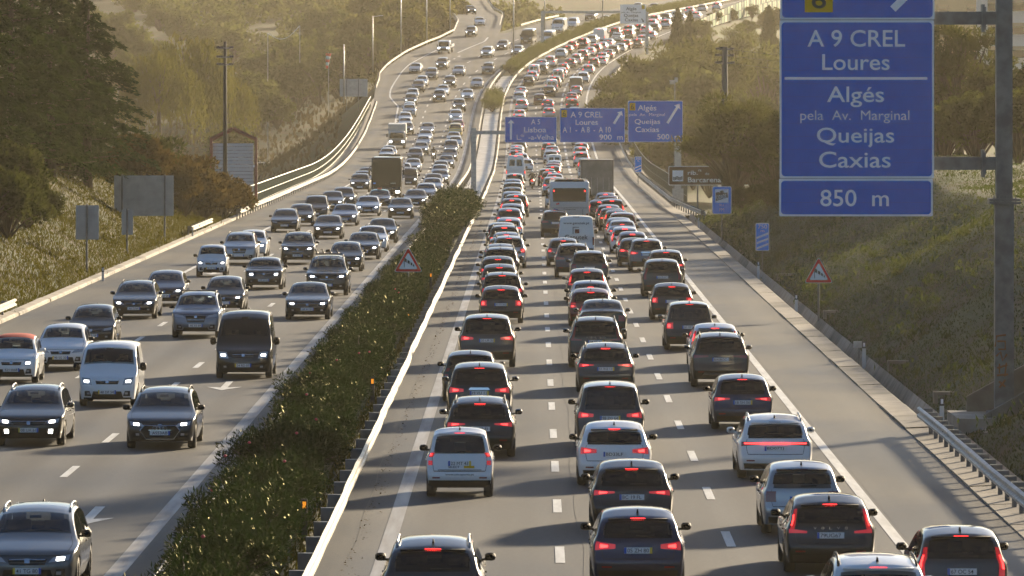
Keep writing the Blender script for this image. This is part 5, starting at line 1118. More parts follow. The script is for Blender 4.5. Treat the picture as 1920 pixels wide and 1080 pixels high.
# countdown markers
def countdown(label, Y, bx, num, n):
    t = post_sign(label, 'road_sign', (bx[0] + bx[2]) / 2, 0, Y, 'road sign'); s = Sign(t, Y); w, h = bx[2] - bx[0], bx[3] - bx[1]
    s.plate('panel', bx, SWHITE, .06, 0, .04); s.plate('blue_field', (bx[0] + .05 * w, bx[1] + .03 * h, bx[2] - .05 * w, bx[3] - .03 * h), SBLUEL, .05, .012)
    s.text(num, (bx[0] + .17 * w, bx[1] + .05 * h, bx[2] - .15 * w, bx[1] + .2 * h)); s.text('m', (bx[0] + .36 * w, bx[1] + .25 * h, bx[2] - .36 * w, bx[1] + .32 * h))
    for k in range(n):
        yb = bx[3] - .05 * h - k * .19 * h; s.poly('stripe', [(bx[0] + .08 * w, yb), (bx[0] + .08 * w, yb - .075 * h), (bx[2] - .08 * w, yb - .075 * h - .16 * h), (bx[2] - .08 * w, yb - .16 * h)], SWHITE)
    obj('post', MB().tube([(0, .07, -.3), (0, .07, s.m(0, bx[1] + 3)[1])], .04, 8), GALVD, t)
countdown('blue three-stripe countdown marker reading 750 m on the bank', 305., (1416.8, 418.3, 1442.2, 470.4), '750', 3)
countdown('blue two-stripe countdown marker by the dark viaduct railing', 582., (1190, 293.5, 1203, 323), '500', 2)
countdown('tiny blue countdown marker at the end of the viaduct below pines', 800., (1141.5, 185, 1151.5, 206), '250', 1)
# wind warning triangles
def windsign(label, Y, xl, xr, yt, yb, px):
    t = post_sign(label, 'road_sign', px, 0, Y, 'road sign'); s = Sign(t, Y); cx = (xl + xr) / 2; h = yb - yt
    def tri(name, k, m, d):
        c = np.array([cx, yt + h * .665]); Q = []
        for v in ((cx, yt), (xl, yb), (xr, yb)):
            v = c + (np.array(v) - c) * k; Q.append(v)
        P = []
        for i in range(3):
            a, b, e = Q[i - 1], Q[i], Q[(i + 1) % 3]
            for w in np.linspace(0, 1, 5): p = b + (a - b) * .10 * (1 - w) ** 2 + (e - b) * .10 * w ** 2; P.append(tuple(p))
        o = s.poly(name, P[::-1], m, d)
    tri('panel', 1.0, SWHITE, .01); tri('red_border', .95, SRED, .018); tri('white_field', .66, SWHITE, .026)
    k = h / 50.
    s.poly('pole_symbol', [(cx - 8.5 * k, yt + 22 * k), (cx - 7.2 * k, yt + 22 * k), (cx - 7.2 * k, yb - 9 * k), (cx - 8.5 * k, yb - 9 * k)], INK, .034)
    for a, b, c0, c1 in ((-7, -3, 0, 9), (-1.5, 3, .8, 8.4), (4.5, 8, 2, 8), (9.3, 12, 3.4, 7.8)):
        s.poly('windsock_symbol', [(cx + a * k, yt + (22 + c0 + (a + 7) * .55) * k), (cx + b * k, yt + (22 + c0 + .4 + (b + 7) * .55) * k), (cx + b * k, yt + (22 + c1 * .8 + (b + 7) * .62) * k), (cx + a * k, yt + (22 + c1 * .8 + (a + 7) * .62) * k)], INK, .034)
    obj('post', MB().tube([(s.m(px, 0)[0], .06, -.4), (s.m(px, 0)[0], .06, s.m(0, yt + 8)[1])], .045, 8), GALVD, t)
windsign('triangular side-wind warning sign on a post on the queue-side bank', 241., 1508, 1562, 481.5, 530.5, 1535)
windsign('triangular side-wind warning sign sunk in the oleander hedge', 254., 738.5, 792.5, 462.5, 510, 765)
# grey sign backs on the oncoming-side bank
def sign_back(label, Y, bx, posts, ribs, foot):
    px = (bx[0] + bx[2]) / 2; t = post_sign(label, 'road_sign', px, 0, Y, 'road sign', None); s = Sign(t, Y); s.plate('panel', bx, ALU, .05, 0, .03)
    for k in range(ribs): yy = bx[1] + (k + .5) / ribs * (bx[3] - bx[1]); a = s.m(bx[0] + .5, yy); b = s.m(bx[2] - .5, yy); obj('rib', MB().box(((a[0] + b[0]) / 2, -.02, a[1]), (b[0] - a[0], .035, .045)), ALU, t)
    for p in posts: a = s.m(p, bx[1] - 2); obj('post', MB().box((a[0], -.07, (a[1] + s.m(0, foot)[1]) / 2 - .3), (.10, .08, a[1] - s.m(0, foot)[1] + .6)), GALVD, t)
sign_back('back of tall grey sign panel on one post, lowest on the oncoming-side bank', 295., (142, 385, 185.5, 449), (163,), 2, 498)
sign_back('back of wide ribbed grey sign panel on two posts on the oncoming-side bank', 355., (214, 329, 325.5, 405), (229, 309), 10, 448)
sign_back('back of narrow grey sign panel in front of the wide ribbed one', 325., (228, 393, 249.5, 440), (238.5,), 1, 468)
sign_back('back of grey sign panel on two posts beside the slip road', 872., (637, 148, 689, 181), (650, 672), 3, 200)
# delineator posts
def delineator(X, Y, label, orange=False, grp='roadside marker posts'):
    z = gz(X, Y) if not orange else float(RZ(Y)); h = .95 if not orange else .80; t = thing('marker_post', label, 'marker post', (X, Y, z - .05), 0, grp)
    m = mat('marker_white', (.55, .57, .58), .5)
    obj('post', MB().box((0, 0, h / 2), (.12, .09, h)), m if not orange else POSTD, t); obj('dark_top', MB().box((0, 0, h + .02), (.125, .095, .24)), BLKP, t); obj('reflector', MB().box((0, -.052, h + .02), (.07, .012, .14)), AMBER if orange else SWHITE, t)
for px, py, Y, nt in ((1620, 660, 205, 'white marker post beside small box on queue-side bank'), (1766, 800, 168, 'dark-topped marker post beside the gantry footing'), (1493, 570, 252, 'white marker post near the side-wind triangle'), (1422, 510, 300, 'white marker post below the 750 m marker'), (1310, 425, 402, 'white marker post near the radio sign'), (193, 505, 290, 'white marker post below the grey sign backs'), (361, 438, 372, 'small marker post by the guard rail stub')):
    delineator((px - 960) * Y / FPX, float(Y), nt)
for px, py in ((572, 990), (700, 745), (770, 615), (813, 535), (840, 470)):
    X, Y = unproj(px, py, .3); delineator(float(XC(Y)) - 4.75, Y, 'black marker post with amber reflector in the median grass', True, 'amber marker posts in the median')
# drain chutes let into the right bank
for i, (px, Y, w) in enumerate(((1690, 196., .9), (1772, 176., .7), (1562, 240., .8), (1480, 285., 1.3))):
    X = (px - 960) * Y / FPX; t = thing('drain_outlet', ['curved concrete drain lip above the first ditch', 'square concrete drain outlet near the footing', 'square concrete drain outlet near the triangle sign', 'sloping concrete drain chute below the 750 m marker'][i], 'drain', (X, Y, gz(X, Y))); obj('lip', MB().box((0, 0, .12), (w, .5, .10)), CONCD, t); obj('mouth', MB().box((-w * .42, -.1, .0), (.12, .5, .34)), CONCD, t)
X = (1612 - 960) * 205 / FPX; t = thing('marker_box', 'small grey box on a stake beside the white marker post', 'box', (X - .1, 204.5, gz(X, 205))); obj('stake', MB().box((.05, 0, .45), (.06, .06, .95)), GALVD, t); obj('box', MB().box((0, 0, .95), (.28, .15, .22)), GALV, t)

# ------------------------------------------------------------------ poles, lamps, far gantry, windsock
def utility(label, px, ytop, Y, r0, r1, arms, m, h):
    X, _, zt = atY(px, ytop, Y); t = thing('utility_pole', label, 'utility pole', (X, Y, zt - h), 0); obj('shaft', MB().tube([(0, 0, -.5), (0, 0, h)], [r0, r1], 10).mesh('shaft', True), m, t)
    for py, w in arms:
        z = h - (py - ytop) * Y / FPX; a = obj('cross_arm', MB().box((0, -.1, z), (w, .10, .12)), GALVD, t)
        for sx in (-.48, .48, -.3): obj('insulator', MB().lathe_x([(-.18, .03), (-.09, .09), (0, .06), (.09, .09), (.18, .03)], 8), POSTD, a, (sx * w, -.1, z + .05))
    return X, Y, zt
utility('dark timber utility pole with three cross arms above the oncoming-side shrubs', 422, 78, 436., .17, .11, ((90, .95), (107, 1.0), (121, .95)), mat('tarred_wood', (.035, .032, .028), .8), 11.)
utility('square-topped concrete utility pole with insulators behind queue-side pine', 1359, 88, 440., .26, .21, ((92, 1.1), (104, 1.15), (118, 1.2)), mat('pole_concrete', (.10, .095, .085), .85), 11.)
def wires(label, pts):
    o = obj('overhead_wire', MB().tube(pts, .012, 4), POSTD); tag(o, label, 'wire', 'overhead wires')
X0, _, Z0 = atY(1359, 92, 440.)
for k, dz in enumerate((0, -.47, -1.02)): wires('thin overhead wire running from the concrete utility pole', [(X0 + u * 30, 440 + u * 10, Z0 + dz - 1.2 * math.sin(math.pi * u) + u * .4) for u in np.linspace(0, 1, 9)])
def lamp(label, px, pb, ptop, off=None, arm=True):
    X, Y = unproj(px, pb); z0 = float(RZ(Y)); h = (pb - ptop) * Y / FPX; t = thing('street_lamp', label, 'street lamp', (X, Y, z0 - .3), 0, 'tall street lamps by the slip road')
    obj('pole', MB().tube([(0, 0, 0), (0, 0, h + .3)], [.14, .07], 8).mesh('pole', True), GALV, t)
    if arm: obj('arm', MB().tube([(0, 0, h + .2), (1.1, 0, h + .35)], .05, 6), GALV, t); obj('lamp_head', MB().box((1.3, 0, h + .36), (.6, .22, .10)), GALV, t)
for px, pb, pt in ((699, 131, 30), (752, 106, -30), (800, 84, -50), (844, 60, -60), (963, 121, -60), (1130, 55, -80), (1021, 70, -60)): lamp('tall grey street lamp in the haze beside the slip road or far median', px, pb, pt)
lamp('short grey pole beside the sign back at the slip road', 645, 190, 83, arm=False)
YF_ = 962.0; X, _, _ = atY(1017, 0, YF_); g = thing('sign_gantry', 'hazy distant portal gantry carrying one white sign', 'sign gantry', (X, YF_ + .3, float(RZ(YF_)))); zz = CAMH - (22.5 - HOR) * YF_ / FPX - float(RZ(YF_)); w = (1213 - 1017) * YF_ / FPX
obj('post', MB().box((0, 0, zz / 2), (.5, .45, zz + .3)), GALV, g); obj('post', MB().box((w, 0, zz / 2 - .2), (.5, .45, zz + .4)), GALV, g); obj('beam', MB().box((w / 2, 0, zz), (w, .36, .4)), GALV, g)
x0, _, z1 = atY(1162.7, 8.4, YF_); x1, _, z0 = atY(1210.7, 44, YF_); t = thing('road_sign', 'white sign reading Algés Queijas Caxias on the hazy distant gantry', 'road sign', ((x0 + x1) / 2, YF_, z0)); s = Sign(t, YF_)
s.plate('panel', (1162.7, 8.4, 1210.7, 44), SWHITE, .06, 0, .05)
for st, bx in (('Algés', (1173.8, 13.4, 1193.3, 21)), ('pela Av. Marginal', (1164.5, 21.8, 1201, 25)), ('Queijas', (1170, 26, 1196.7, 33.6)), ('Caxias', (1171.6, 34.4, 1196, 40))): s.text(st, bx, INK)
s.plate('exit_number', (1203, 9.4, 1209, 17), SYEL, .02, .02); diag_arrow(s, 1203, 35, 1207, 41.5, .8, 2.2, INK)
Yw = 905.; X, _, z = atY(616, 100, Yw); t = thing('windsock', 'red and white banded windsock hanging limp on a pole', 'windsock', (X, Yw, gz(X, Yw))); zr = z - gz(X, Yw)
obj('pole', MB().tube([(0, .25, -.3), (0, .25, zr + .1)], .05, 6), GALV, t)
for k in range(5): obj('band', MB().tube([(-.0 - k * .05, 0, zr - k * .46), (-.05 - k * .05, 0, zr - k * .46 - .46)], [.42 - k * .055, .42 - (k + 1) * .055], 10).mesh('band', True), mat('sock_red', (.62, .04, .02), .7) if k % 2 == 0 else mat('sock_white', (.75, .74, .70), .7), t)
X, _, z = atY(1265, 152, 492.); t = thing('camera_mast', 'slim mast with a traffic camera behind the 500 m sign', 'camera mast', (X, 492., -6.5)); obj('pole', MB().tube([(0, 0, 0), (0, 0, z + 6.5)], [.10, .05], 8), GALVD, t); obj('camera', MB().box((-.2, 0, z + 6.4), (.42, .3, .26), 0, .2).box((.12, 0, z + 6.6), (.25, .3, .4)), GALV, t)
Yc = 1010.; Xa, _, za = atY(502, 62, Yc); Xb, _, zb2 = atY(562, 48, Yc)
t = thing('cable_posts', 'two slim pale posts joined by a sagging pale cable on the far hillside', 'posts', (Xa, Yc, gz(Xa, Yc))); o0 = gz(Xa, Yc)
obj('post', MB().tube([(0, 0, -.3), (0, 0, za - o0)], .07, 6), GALV, t); obj('post', MB().tube([(Xb - Xa, 0, za - o0 - 5), (Xb - Xa, 0, zb2 - o0)], .06, 6), GALV, t)
obj('cable', MB().tube([((Xb - Xa) * u, 0, (za - o0) * (1 - u) + (zb2 - o0) * u - 1.6 * math.sin(math.pi * u)) for u in np.linspace(0, 1, 12)], .05, 5), SWHITE, t)
# red gable frame with ribbed panel
Yr = 470.; X, _, _ = atY(480, 0, Yr); t = thing('gable_frame', 'dark red steel gable frame holding a ribbed white panel', 'frame', (X, Yr, -.4)); q = Sign(t, Yr); RM = mat('red_steel', (.16, .03, .022), .45)
A, Bp, C_ = q.m(480, 262), q.m(437, 241.5), q.m(396, 262); z0 = q.m(0, 386)[1]
obj('post', MB().box((A[0], 0, (A[1] + z0) / 2), (.22, .3, A[1] - z0 + .2)), RM, t); obj('post', MB().box((C_[0], 0, (C_[1] + z0) / 2), (.22, .3, A[1] - z0 + .2)), RM, t)
obj('rafter', MB().tube([(A[0] + .05, 0, A[1]), (Bp[0], 0, Bp[1])], .16, 4), RM, t); obj('rafter', MB().tube([(C_[0] - .05, 0, A[1]), (Bp[0], 0, Bp[1])], .16, 4), RM, t)
for k in range(16): a = q.m(399, 269 + k * 6.6); b = q.m(475, 269 + k * 6.6); obj('slat', MB().box(((a[0] + b[0]) / 2, .25, a[1] - .12), (b[0] - a[0], .05, .24)), mat('panel_white', (.48, .50, .53), .5), t)
# noise barrier along the far bend: clear panels between posts
t = thing('noise_barrier', 'translucent green and yellow panelled noise barrier along the far bend', 'noise barrier', (float(XC(990)) + 12.5, 990, float(RZ(990)))); ox, oy, oz = t.location
nb = [mat('barrier_green', (.30, .42, .26), .3), mat('barrier_cream', (.55, .52, .36), .35), mat('barrier_clear', (.42, .46, .40), .2)]
y = 990.
while y < 1330:
    ya, yb_ = y, y + 4; P0 = Vector((float(XC(ya)) + 12.5 - ox, ya - oy, float(RZ(ya)) - oz)); P1 = Vector((float(XC(yb_)) + 12.5 - ox, yb_ - oy, float(RZ(yb_)) - oz)); h = 1.6 + min(2.2, (y - 990) / 60)
    obj('post', MB().box(P0 + Vector((0, 0, h / 2)), (.16, .16, h + .1)), GALV, t)
    for k in range(2): obj('panel', MB().grid(np.array([[P0 + Vector((0, .1, h * (k + .02) / 2)), P0 + Vector((0, .1, h * (k + .96) / 2))], [P1 + Vector((0, -.1, h * (k + .02) / 2)), P1 + Vector((0, -.1, h * (k + .96) / 2))]])), nb[int(y / 4 + k) % 3], t)
    y += 4
# buildings beyond the queue-side trees
def block(label, X, Y, z, w, d, h, m, rows, cols, wm):
    t = thing('apartment_building', label, 'building', (X, Y, z)); obj('wall', MB().box((0, 0, h / 2), (w, d, h)), m, t); obj('roof', MB().box((0, 0, h + .2), (w + .5, d + .5, .4)), m, t)
    for r in range(rows):
        for c in range(cols):
            x = -w / 2 + (c + .5) * w / cols; zz = 1.2 + r * 3.0
            wi = obj('window', MB().box((x, -d / 2 - .02, zz + .75), (1.5, .06, 1.5)), wm, t); obj('sill', MB().box((x, -d / 2 - .1, zz - .06), (1.7, .25, .1)), m, wi); obj('shutter', MB().box((x, -d / 2 - .06, zz + 1.25), (1.46, .06, .5)), mat('shutter_tan', (.45, .33, .2), .6), wi)
X, _, _ = atY(1920, 0, 760.); zB = 9.
block('white apartment building with tan window shutters behind the mast', X - .2, 770., zB, 9.6, 8, 21, mat('render_white', (.62, .60, .57), .8), 7, 3, GLASS)
X, _, _ = atY(1800, 0, 800.); block('beige apartment building rising behind the queue-side pine', X - 1.5, 815., 6., 12, 8, 22, mat('render_beige', (.42, .33, .2), .8), 6, 3, GLASS)
Xv, _, zv = atY(491, 333, 1010.)
build_car('smallvan', 'cream', (Xv, 1008., gz(Xv, 1008.) ), math.pi / 2 + .3, 'cream van parked in the valley below the green railing', 'van', None, 'van', False, False)

# ------------------------------------------------------------------ foliage
def cards(C, D, N, ln, wd, name):
    """leaf-shaped quads: centres C, long axis D, normal N"""
    D = D / (np.linalg.norm(D, axis=1, keepdims=True) + 1e-9); S = np.cross(D, N); S /= np.linalg.norm(S, axis=1, keepdims=True) + 1e-9
    ln = np.asarray(ln)[:, None]; wd = np.asarray(wd)[:, None]; n = len(C)
    V = np.stack([C - D * ln / 2, C + S * wd / 2 - D * ln * .05, C + D * ln / 2, C - S * wd / 2 - D * ln * .05], 1).reshape(-1, 3)
    me = bpy.data.meshes.new(name); me.vertices.add(4 * n); me.vertices.foreach_set('co', V.ravel().astype(np.float32))
    me.loops.add(4 * n); me.loops.foreach_set('vertex_index', np.arange(4 * n, dtype=np.int32)); me.polygons.add(n)
    me.polygons.foreach_set('loop_start', np.arange(0, 4 * n, 4, dtype=np.int32)); me.polygons.foreach_set('loop_total', np.full(n, 4, np.int32)); me.update(calc_edges=True); me.validate(); return me
def rnd(n, r): v = r.normal(0, 1, (n, 3)); return v / np.linalg.norm(v, axis=1, keepdims=True)
def crown(kind, seed, H, R, n, leaf):
    """returns crown mesh and trunk mesh; tree stands at the origin, H tall, R half-width"""
    r = np.random.default_rng(seed); tr = MB(); Cs = []; Ds = []; Ns = []
    if kind == 'cedar':      # layered drooping sprays
        tr.tube([(0, 0, -.5), (.1, 0, H * .5), (0, .1, H * .97)], [.35, .2, .05], 8); K = 150
        for k in range(K):
            h = H * (.06 + .93 * (k + r.random()) / K); rad = R * (1 - (h / H) ** 2.6) * r.uniform(.75, 1.12) + .3; a = r.uniform(0, 2 * math.pi); d = np.array([math.cos(a), math.sin(a), 0])
            m = max(12, int(n / K * (.4 + rad / R))); u = r.random(m) ** .6; sw = r.normal(0, 1, m) * .20 * rad * (1.15 - u)
            side = np.array([-d[1], d[0], 0]); P = d * (u * rad)[:, None] + side * sw[:, None]; P[:, 2] = h + .10 * rad * np.sin(u * 2.4) - .20 * rad * u ** 2 + r.normal(0, .09, m) - np.abs(sw) * .25
            Cs.append(P); dd = d * 1. + side * np.sign(sw)[:, None] * .7 + r.normal(0, .35, (m, 3)); dd[:, 2] -= .35; Ds.append(dd); nn = r.normal(0, .5, (m, 3)); nn[:, 2] += 1; Ns.append(nn)
            if k % 4 == 0: tr.tube([(0, 0, h), tuple(d * rad * .6 + np.array([0, 0, h + .05 * rad]))], [.07, .02], 4)
    elif kind == 'cypress':
        tr.tube([(0, 0, -.5), (0, 0, H * .9)], [.2, .04], 6); h = H * r.random(n) ** .9; a = r.uniform(0, 2 * math.pi, n); prof = R * np.sin(np.pi * np.clip(.06 + .94 * h / H, 0, 1) ** .7) ** .75 * (.75 + .3 * r.random(n)) * (1 + .18 * np.sin(a * 3 + h * 2))
        Cs.append(np.stack([np.cos(a) * prof, np.sin(a) * prof, h], 1)); d = np.stack([np.cos(a) * .3, np.sin(a) * .3, np.ones(n)], 1) + r.normal(0, .3, (n, 3)); Ds.append(d); Ns.append(np.stack([np.cos(a), np.sin(a), .3 + 0 * a], 1) + r.normal(0, .4, (n, 3)))
    elif kind == 'willow':
        tr.tube([(0, 0, -.5), (.2, .1, H * .4), (0, 0, H * .75)], [.35, .22, .1], 8); K = 110
        for k in range(K):
            a = r.uniform(0, 2 * math.pi); rr = R * math.sqrt(r.random()); h = H * (1 - .30 * (rr / R) ** 2) * r.uniform(.86, 1.0); m = n // K; u = r.random(m); P = np.zeros((m, 3)); P[:, 0] = math.cos(a) * rr + r.normal(0, .22, m) * (1 + u); P[:, 1] = math.sin(a) * rr + r.normal(0, .22, m) * (1 + u); P[:, 2] = h - u * H * r.uniform(.3, .62)
            Cs.append(P); d = r.normal(0, .25, (m, 3)); d[:, 2] -= 1; Ds.append(d); Ns.append(rnd(m, r))
        for k in range(6): a = k * 1.05; tr.tube([(0, 0, H * .4), (math.cos(a) * R * .5, math.sin(a) * R * .5, H * .82)], [.14, .03], 5)
    else:                    # broad, pine, shrub: clumps on limbs
        K = {'broad': 46, 'pine': 40, 'shrub': 30, 'oleander': 40, 'bushy': 54}[kind]; base = {'broad': .16, 'pine': .22, 'shrub': .02, 'oleander': .0, 'bushy': -.12}[kind]
        if kind in ('broad', 'pine', 'bushy'): tr.tube([(0, 0, -.6), (.12, .05, H * .35), (0, .1, H * .8)], [.05 * H ** .8, .035 * H ** .8, .03], 8)
        for k in range(K):
            d = rnd(1, r)[0]; d[2] = abs(d[2]) * (1 if r.random() < .8 else -.4); q = r.uniform(.45, .92); ce = np.array([d[0] * R * q, d[1] * R * q, H * (base + (1 - base) * (.42 + .50 * d[2] * q))])
            cr = (R if kind != 'oleander' else R * .9) * r.uniform(.20, .36); m = n // K; v = rnd(m, r); rad = cr * r.uniform(.35, 1.05, m) ** .7; P = ce + v * rad[:, None] * np.array([1, 1, .75 if kind != 'pine' else .55])
            P[:, 2] = np.maximum(P[:, 2], .03 * H); Cs.append(P); dd = v + r.normal(0, .5, (m, 3)) + np.array([0, 0, .5 if kind in ('pine', 'oleander', 'shrub') else -.1]); Ds.append(dd); Ns.append(rnd(m, r) + v * .6)
            if kind != 'oleander' or k % 3 == 0: tr.tube([(0, 0, H * base * (.8 if base else 0)), tuple(ce * np.array([.5, .5, .72])), tuple(ce)], [.012 * H + .015, .010 * H + .01, .01], 4)
    C = np.concatenate(Cs); D = np.concatenate(Ds); N = np.concatenate(Ns); m = len(C); s_ = leaf * r.uniform(.6, 1.4, m)
    asp = {'cedar': .34, 'cypress': .4, 'willow': .22, 'pine': .22, 'oleander': .24}.get(kind, .55)
    return cards(C, D, N, s_, s_ * asp, 'crown'), tr.mesh('trunk', True)
LM_CEDAR = leafmat('cedar_needles', (.010, .028, .008), (.028, .052, .012), .25, (.05, .08, .013))
LM_SHRUB = leafmat('autumn_shrub_leaves', (.026, .036, .010), (.085, .050, .018), .38, (.12, .08, .02))
LM_GREEN = leafmat('olive_leaves', (.040, .055, .016), (.085, .098, .030), .38, (.16, .17, .04))
LM_DARK = leafmat('dark_evergreen_leaves', (.018, .030, .008), (.046, .058, .017), .30, (.09, .10, .02))
LM_WILL = leafmat('yellow_willow_leaves', (.055, .066, .013), (.115, .108, .022), .42, (.17, .16, .03))
LM_PINE = leafmat('pine_needles', (.028, .042, .010), (.062, .074, .018), .35, (.13, .13, .025))
LM_OLE = leafmat('oleander_leaves', (.006, .019, .004), (.019, .040, .008), .22, (.026, .05, .008), .5, .9, .08)
TP = {}
def plant(kind, seed, H, R, n, leaf, lm, X, Y, label, name='tree', cat='tree', z=None, sc_=1., rz=None, group=None):
    k = (kind, seed, H, R, n)
    if k not in TP: TP[k] = crown(kind, seed, H, R, n, leaf)
    t = thing(name, label, cat, (X, Y, (gz(X, Y) if z is None else z) - .1), rng.uniform(0, 6.28) if rz is None else rz, group); t.scale = (sc_, sc_, sc_)
    obj('crown', TP[k][0], lm, t); obj('trunk', TP[k][1], BARK, t); return t
def stand(px, pb, pt, Y, H):
    X = at_px(px, Y); z0 = CAMH - (pb - HOR) * Y / FPX; zt = CAMH - (pt - HOR) * Y / FPX; g_ = gz(X, Y); z = max(z0, g_ - .2); return z, max(zt - z, 3.5) / H
def at_px(px, Y): return (px - 960) * Y / FPX
# oleander hedge in the median: bush after bush
OL = [('oleander', 40 + k, 1.75, 1.35, 4600, .125) for k in range(5)]
y = 92.; k = 0
while y < 292:
    h = 1.0 + .10 * math.sin(y * .23) + rng.uniform(-.24, .14); o = -5.85 + rng.uniform(-.25, .2); X = float(XC(y)) + o
    plant(*OL[k % 5], LM_OLE, X, y, 'one of the dark green oleander bushes that form the long median hedge', 'oleander_bush', 'bush', 0, h * .92, None, 'oleander bushes of the near median hedge'); y += rng.uniform(1.7, 2.2) if y < 200 else rng.uniform(2.0, 2.6); k += 1
for y in (372, 375, 378.5, 382, 386, 390, 395, 400, 405, 410, 416, 422, 428, 434, 440):
    plant(*OL[k % 5], LM_OLE, float(XC(y)) - 5.6 + rng.uniform(-.2, .2), float(y), 'one of the taller oleander bushes in the median in front of the gantry post', 'oleander_bush', 'bush', 0, 1.15 if y < 385 else 1.45, None, 'taller oleander bushes before the gantry'); k += 1
for y in (300, 308, 316, 325, 334, 344, 354, 363):
    plant(*OL[k % 5], LM_OLE, float(XC(y)) - 5.7 + rng.uniform(-.2, .2), float(y), 'one of the sparse oleander bushes where the hedge thins', 'oleander_bush', 'bush', 0, rng.uniform(.85, 1.1), None, 'sparse oleander bushes in the median'); k += 1
for y in (824, 830, 836, 842, 848, 854): plant(*OL[k % 5], LM_GREEN, float(XC(y)) - 5.5, float(y), 'one of the round green bushes on the pale viaduct median', 'oleander_bush', 'bush', float(RZ(y)), 1.2, None, 'round bushes on the viaduct median'); k += 1
y = 908.
while y < 1400: plant(*OL[k % 5], LM_GREEN, float(XC(y)) - 5.5, y, 'one of the hazy bushes of the far median hedge in the bend', 'oleander_bush', 'bush', float(RZ(y)), 1.25, None, 'bushes of the far median hedge'); k += 1; y += 4. if y < 1050 else 6.
# pink blossoms dotted over the near hedge
mb = MB()
fl = thing('oleander_blossoms', 'few red-pink blossoms scattered over the near oleander hedge', 'blossoms', (0, 0, 0))
bm_ = MB().tube([(0, 0, -.03), (0, 0, 0), (0, 0, .03)], [.02, .045, .015], 6).mesh('blossom', True)
for i in range(14): y = rng.uniform(105, 240); obj('blossom', bm_, mat('blossom_red', (.42, .03, .06), .6), fl, (float(XC(y)) - 5.8 + rng.uniform(-1, .9), y, rng.uniform(1.25, 1.65)))
# dark cedars on the oncoming-side bank
CE = [('cedar', 7, 12.5, 4.2, 15000, .36), ('cedar', 8, 11.0, 3.6, 13000, .34)]
for i, (px, Y, s_, lb) in enumerate(((20, 338, .98, 'dark cedar just above the low green shrub, with drooping layers'), (95, 350, 1.05, 'tallest dark cedar of the bank-top row'), (165, 362, .92, 'dark cedar at the shrub end of the bank-top row'), (-60, 330, 1.0, 'dark cedar behind the low green shrub on the oncoming-side bank'), (60, 375, 1.1, 'dark cedar half hidden behind the tallest one'), (130, 395, .9, 'dark cedar farthest back in the bank-top row'))):
    plant(*CE[i % 2], LM_CEDAR, at_px(px, Y), float(Y), lb, sc_=s_)
SH = [('shrub', 20, 4.2, 2.6, 6000, .26), ('shrub', 21, 3.6, 2.4, 5200, .24)]
for i, (px, Y, s_, lb) in enumerate(((255, 384, 1.05, 'reddish shrub next to the dark cedars'), (300, 392, 1.15, 'reddish leafy shrub above the wide sign back'), (345, 404, 1.1, 'tall reddish shrub on the bank crest'), (385, 412, .95, 'reddish-green shrub near the timber pole'), (420, 425, .9, 'greenish shrub at the foot of the timber pole'), (448, 440, .75, 'low shrub beside the red gable frame'), (275, 400, 1.2, 'shrub behind the reddish bank shrubs'), (330, 420, 1.15, 'backmost shrub on the bank crest'), (375, 432, 1.0, 'dark shrub behind the timber pole'))):
    plant(*SH[i % 2], LM_SHRUB if i < 5 else LM_DARK, at_px(px, Y), float(Y), lb, 'shrub', 'shrub', None, s_)
for i, (px, Y, s_) in enumerate(((15, 285, .85), (-25, 280, 1.0), (50, 300, .7), (5, 305, 1.0))):
    plant(*SH[i % 2], LM_DARK, at_px(px, Y), float(Y), ['dark green shrub lowest on the oncoming-side bank', 'widest dark shrub on the oncoming-side bank', 'small dark shrub below the cedars', 'dark shrub just under the cedar row'][i], 'shrub', 'shrub', None, s_)
# right bank: pine by the brown sign, bushes and pines behind the big sign
PI = [('pine', 30, 8.5, 3.6, 11000, .34), ('pine', 31, 9.5, 3.4, 9000, .36)]; BR = [('broad', 33, 8.0, 3.4, 9000, .30), ('broad', 34, 9.5, 3.8, 9000, .36)]
for px, Y, z, ar, s_, lm, lb in ((1378, 424, .2, PI[0], 1.12, LM_PINE, 'dark spreading pine covering the brown river sign'), (1452, 420, 1.2, BR[0], .85, LM_DARK, 'dark round tree beside the spreading pine'), (1420, 438, .5, BR[0], .8, LM_DARK, 'dark tree behind the radio sign'),
        (1500, 402, 2.6, BR[0], .8, LM_DARK, 'dark tree beside the radio-sign trees, behind the big sign'), (1560, 392, 3.2, BR[1], .8, LM_DARK, 'dark tree directly behind the big blue sign'), (1640, 382, 3.8, BR[0], .9, LM_DARK, 'dark tree behind the lettering of the big sign'),
        (1720, 372, 4.4, BR[1], .85, LM_DARK, 'dark tree at the mast-side border of the big sign'), (1800, 352, 4.6, PI[1], 1.03, LM_PINE, 'tall flat-topped pine between big sign and mast'), (1770, 330, 4.4, BR[0], .62, LM_GREEN, 'light-leaved bush between big sign and mast'), (1830, 322, 4.5, BR[1], .58, LM_GREEN, 'light-leaved bush touching the mast'), (1910, 318, 4.6, BR[0], .72, LM_GREEN, 'light-leaved tree past the mast, away from the road'), (1880, 345, 4.6, BR[1], .75, LM_DARK, 'dark tree behind the mast'), (1960, 330, 4.6, BR[1], .8, LM_DARK, 'dark tree past the light-leaved one, beyond the mast')):
    plant(*ar, lm, at_px(px, Y), float(Y), lb, z=z, sc_=s_)
for i, (px, Y, s_) in enumerate(((1520, 335, .55), (1570, 328, .6), (1480, 350, .5), (1440, 372, .5), (1390, 392, .45), (1620, 330, .55))):
    plant(*SH[i % 2], LM_DARK, at_px(px, Y), float(Y), ['low dark shrub under the big sign', 'broad dark shrub under the 850 m panel', 'low dark shrub above the 750 m marker', 'low shrub beside the radio sign', 'low scrub at the foot of the spreading pine', 'dark shrub on the bank crest under the big sign'][i], 'shrub', 'shrub', None, s_)
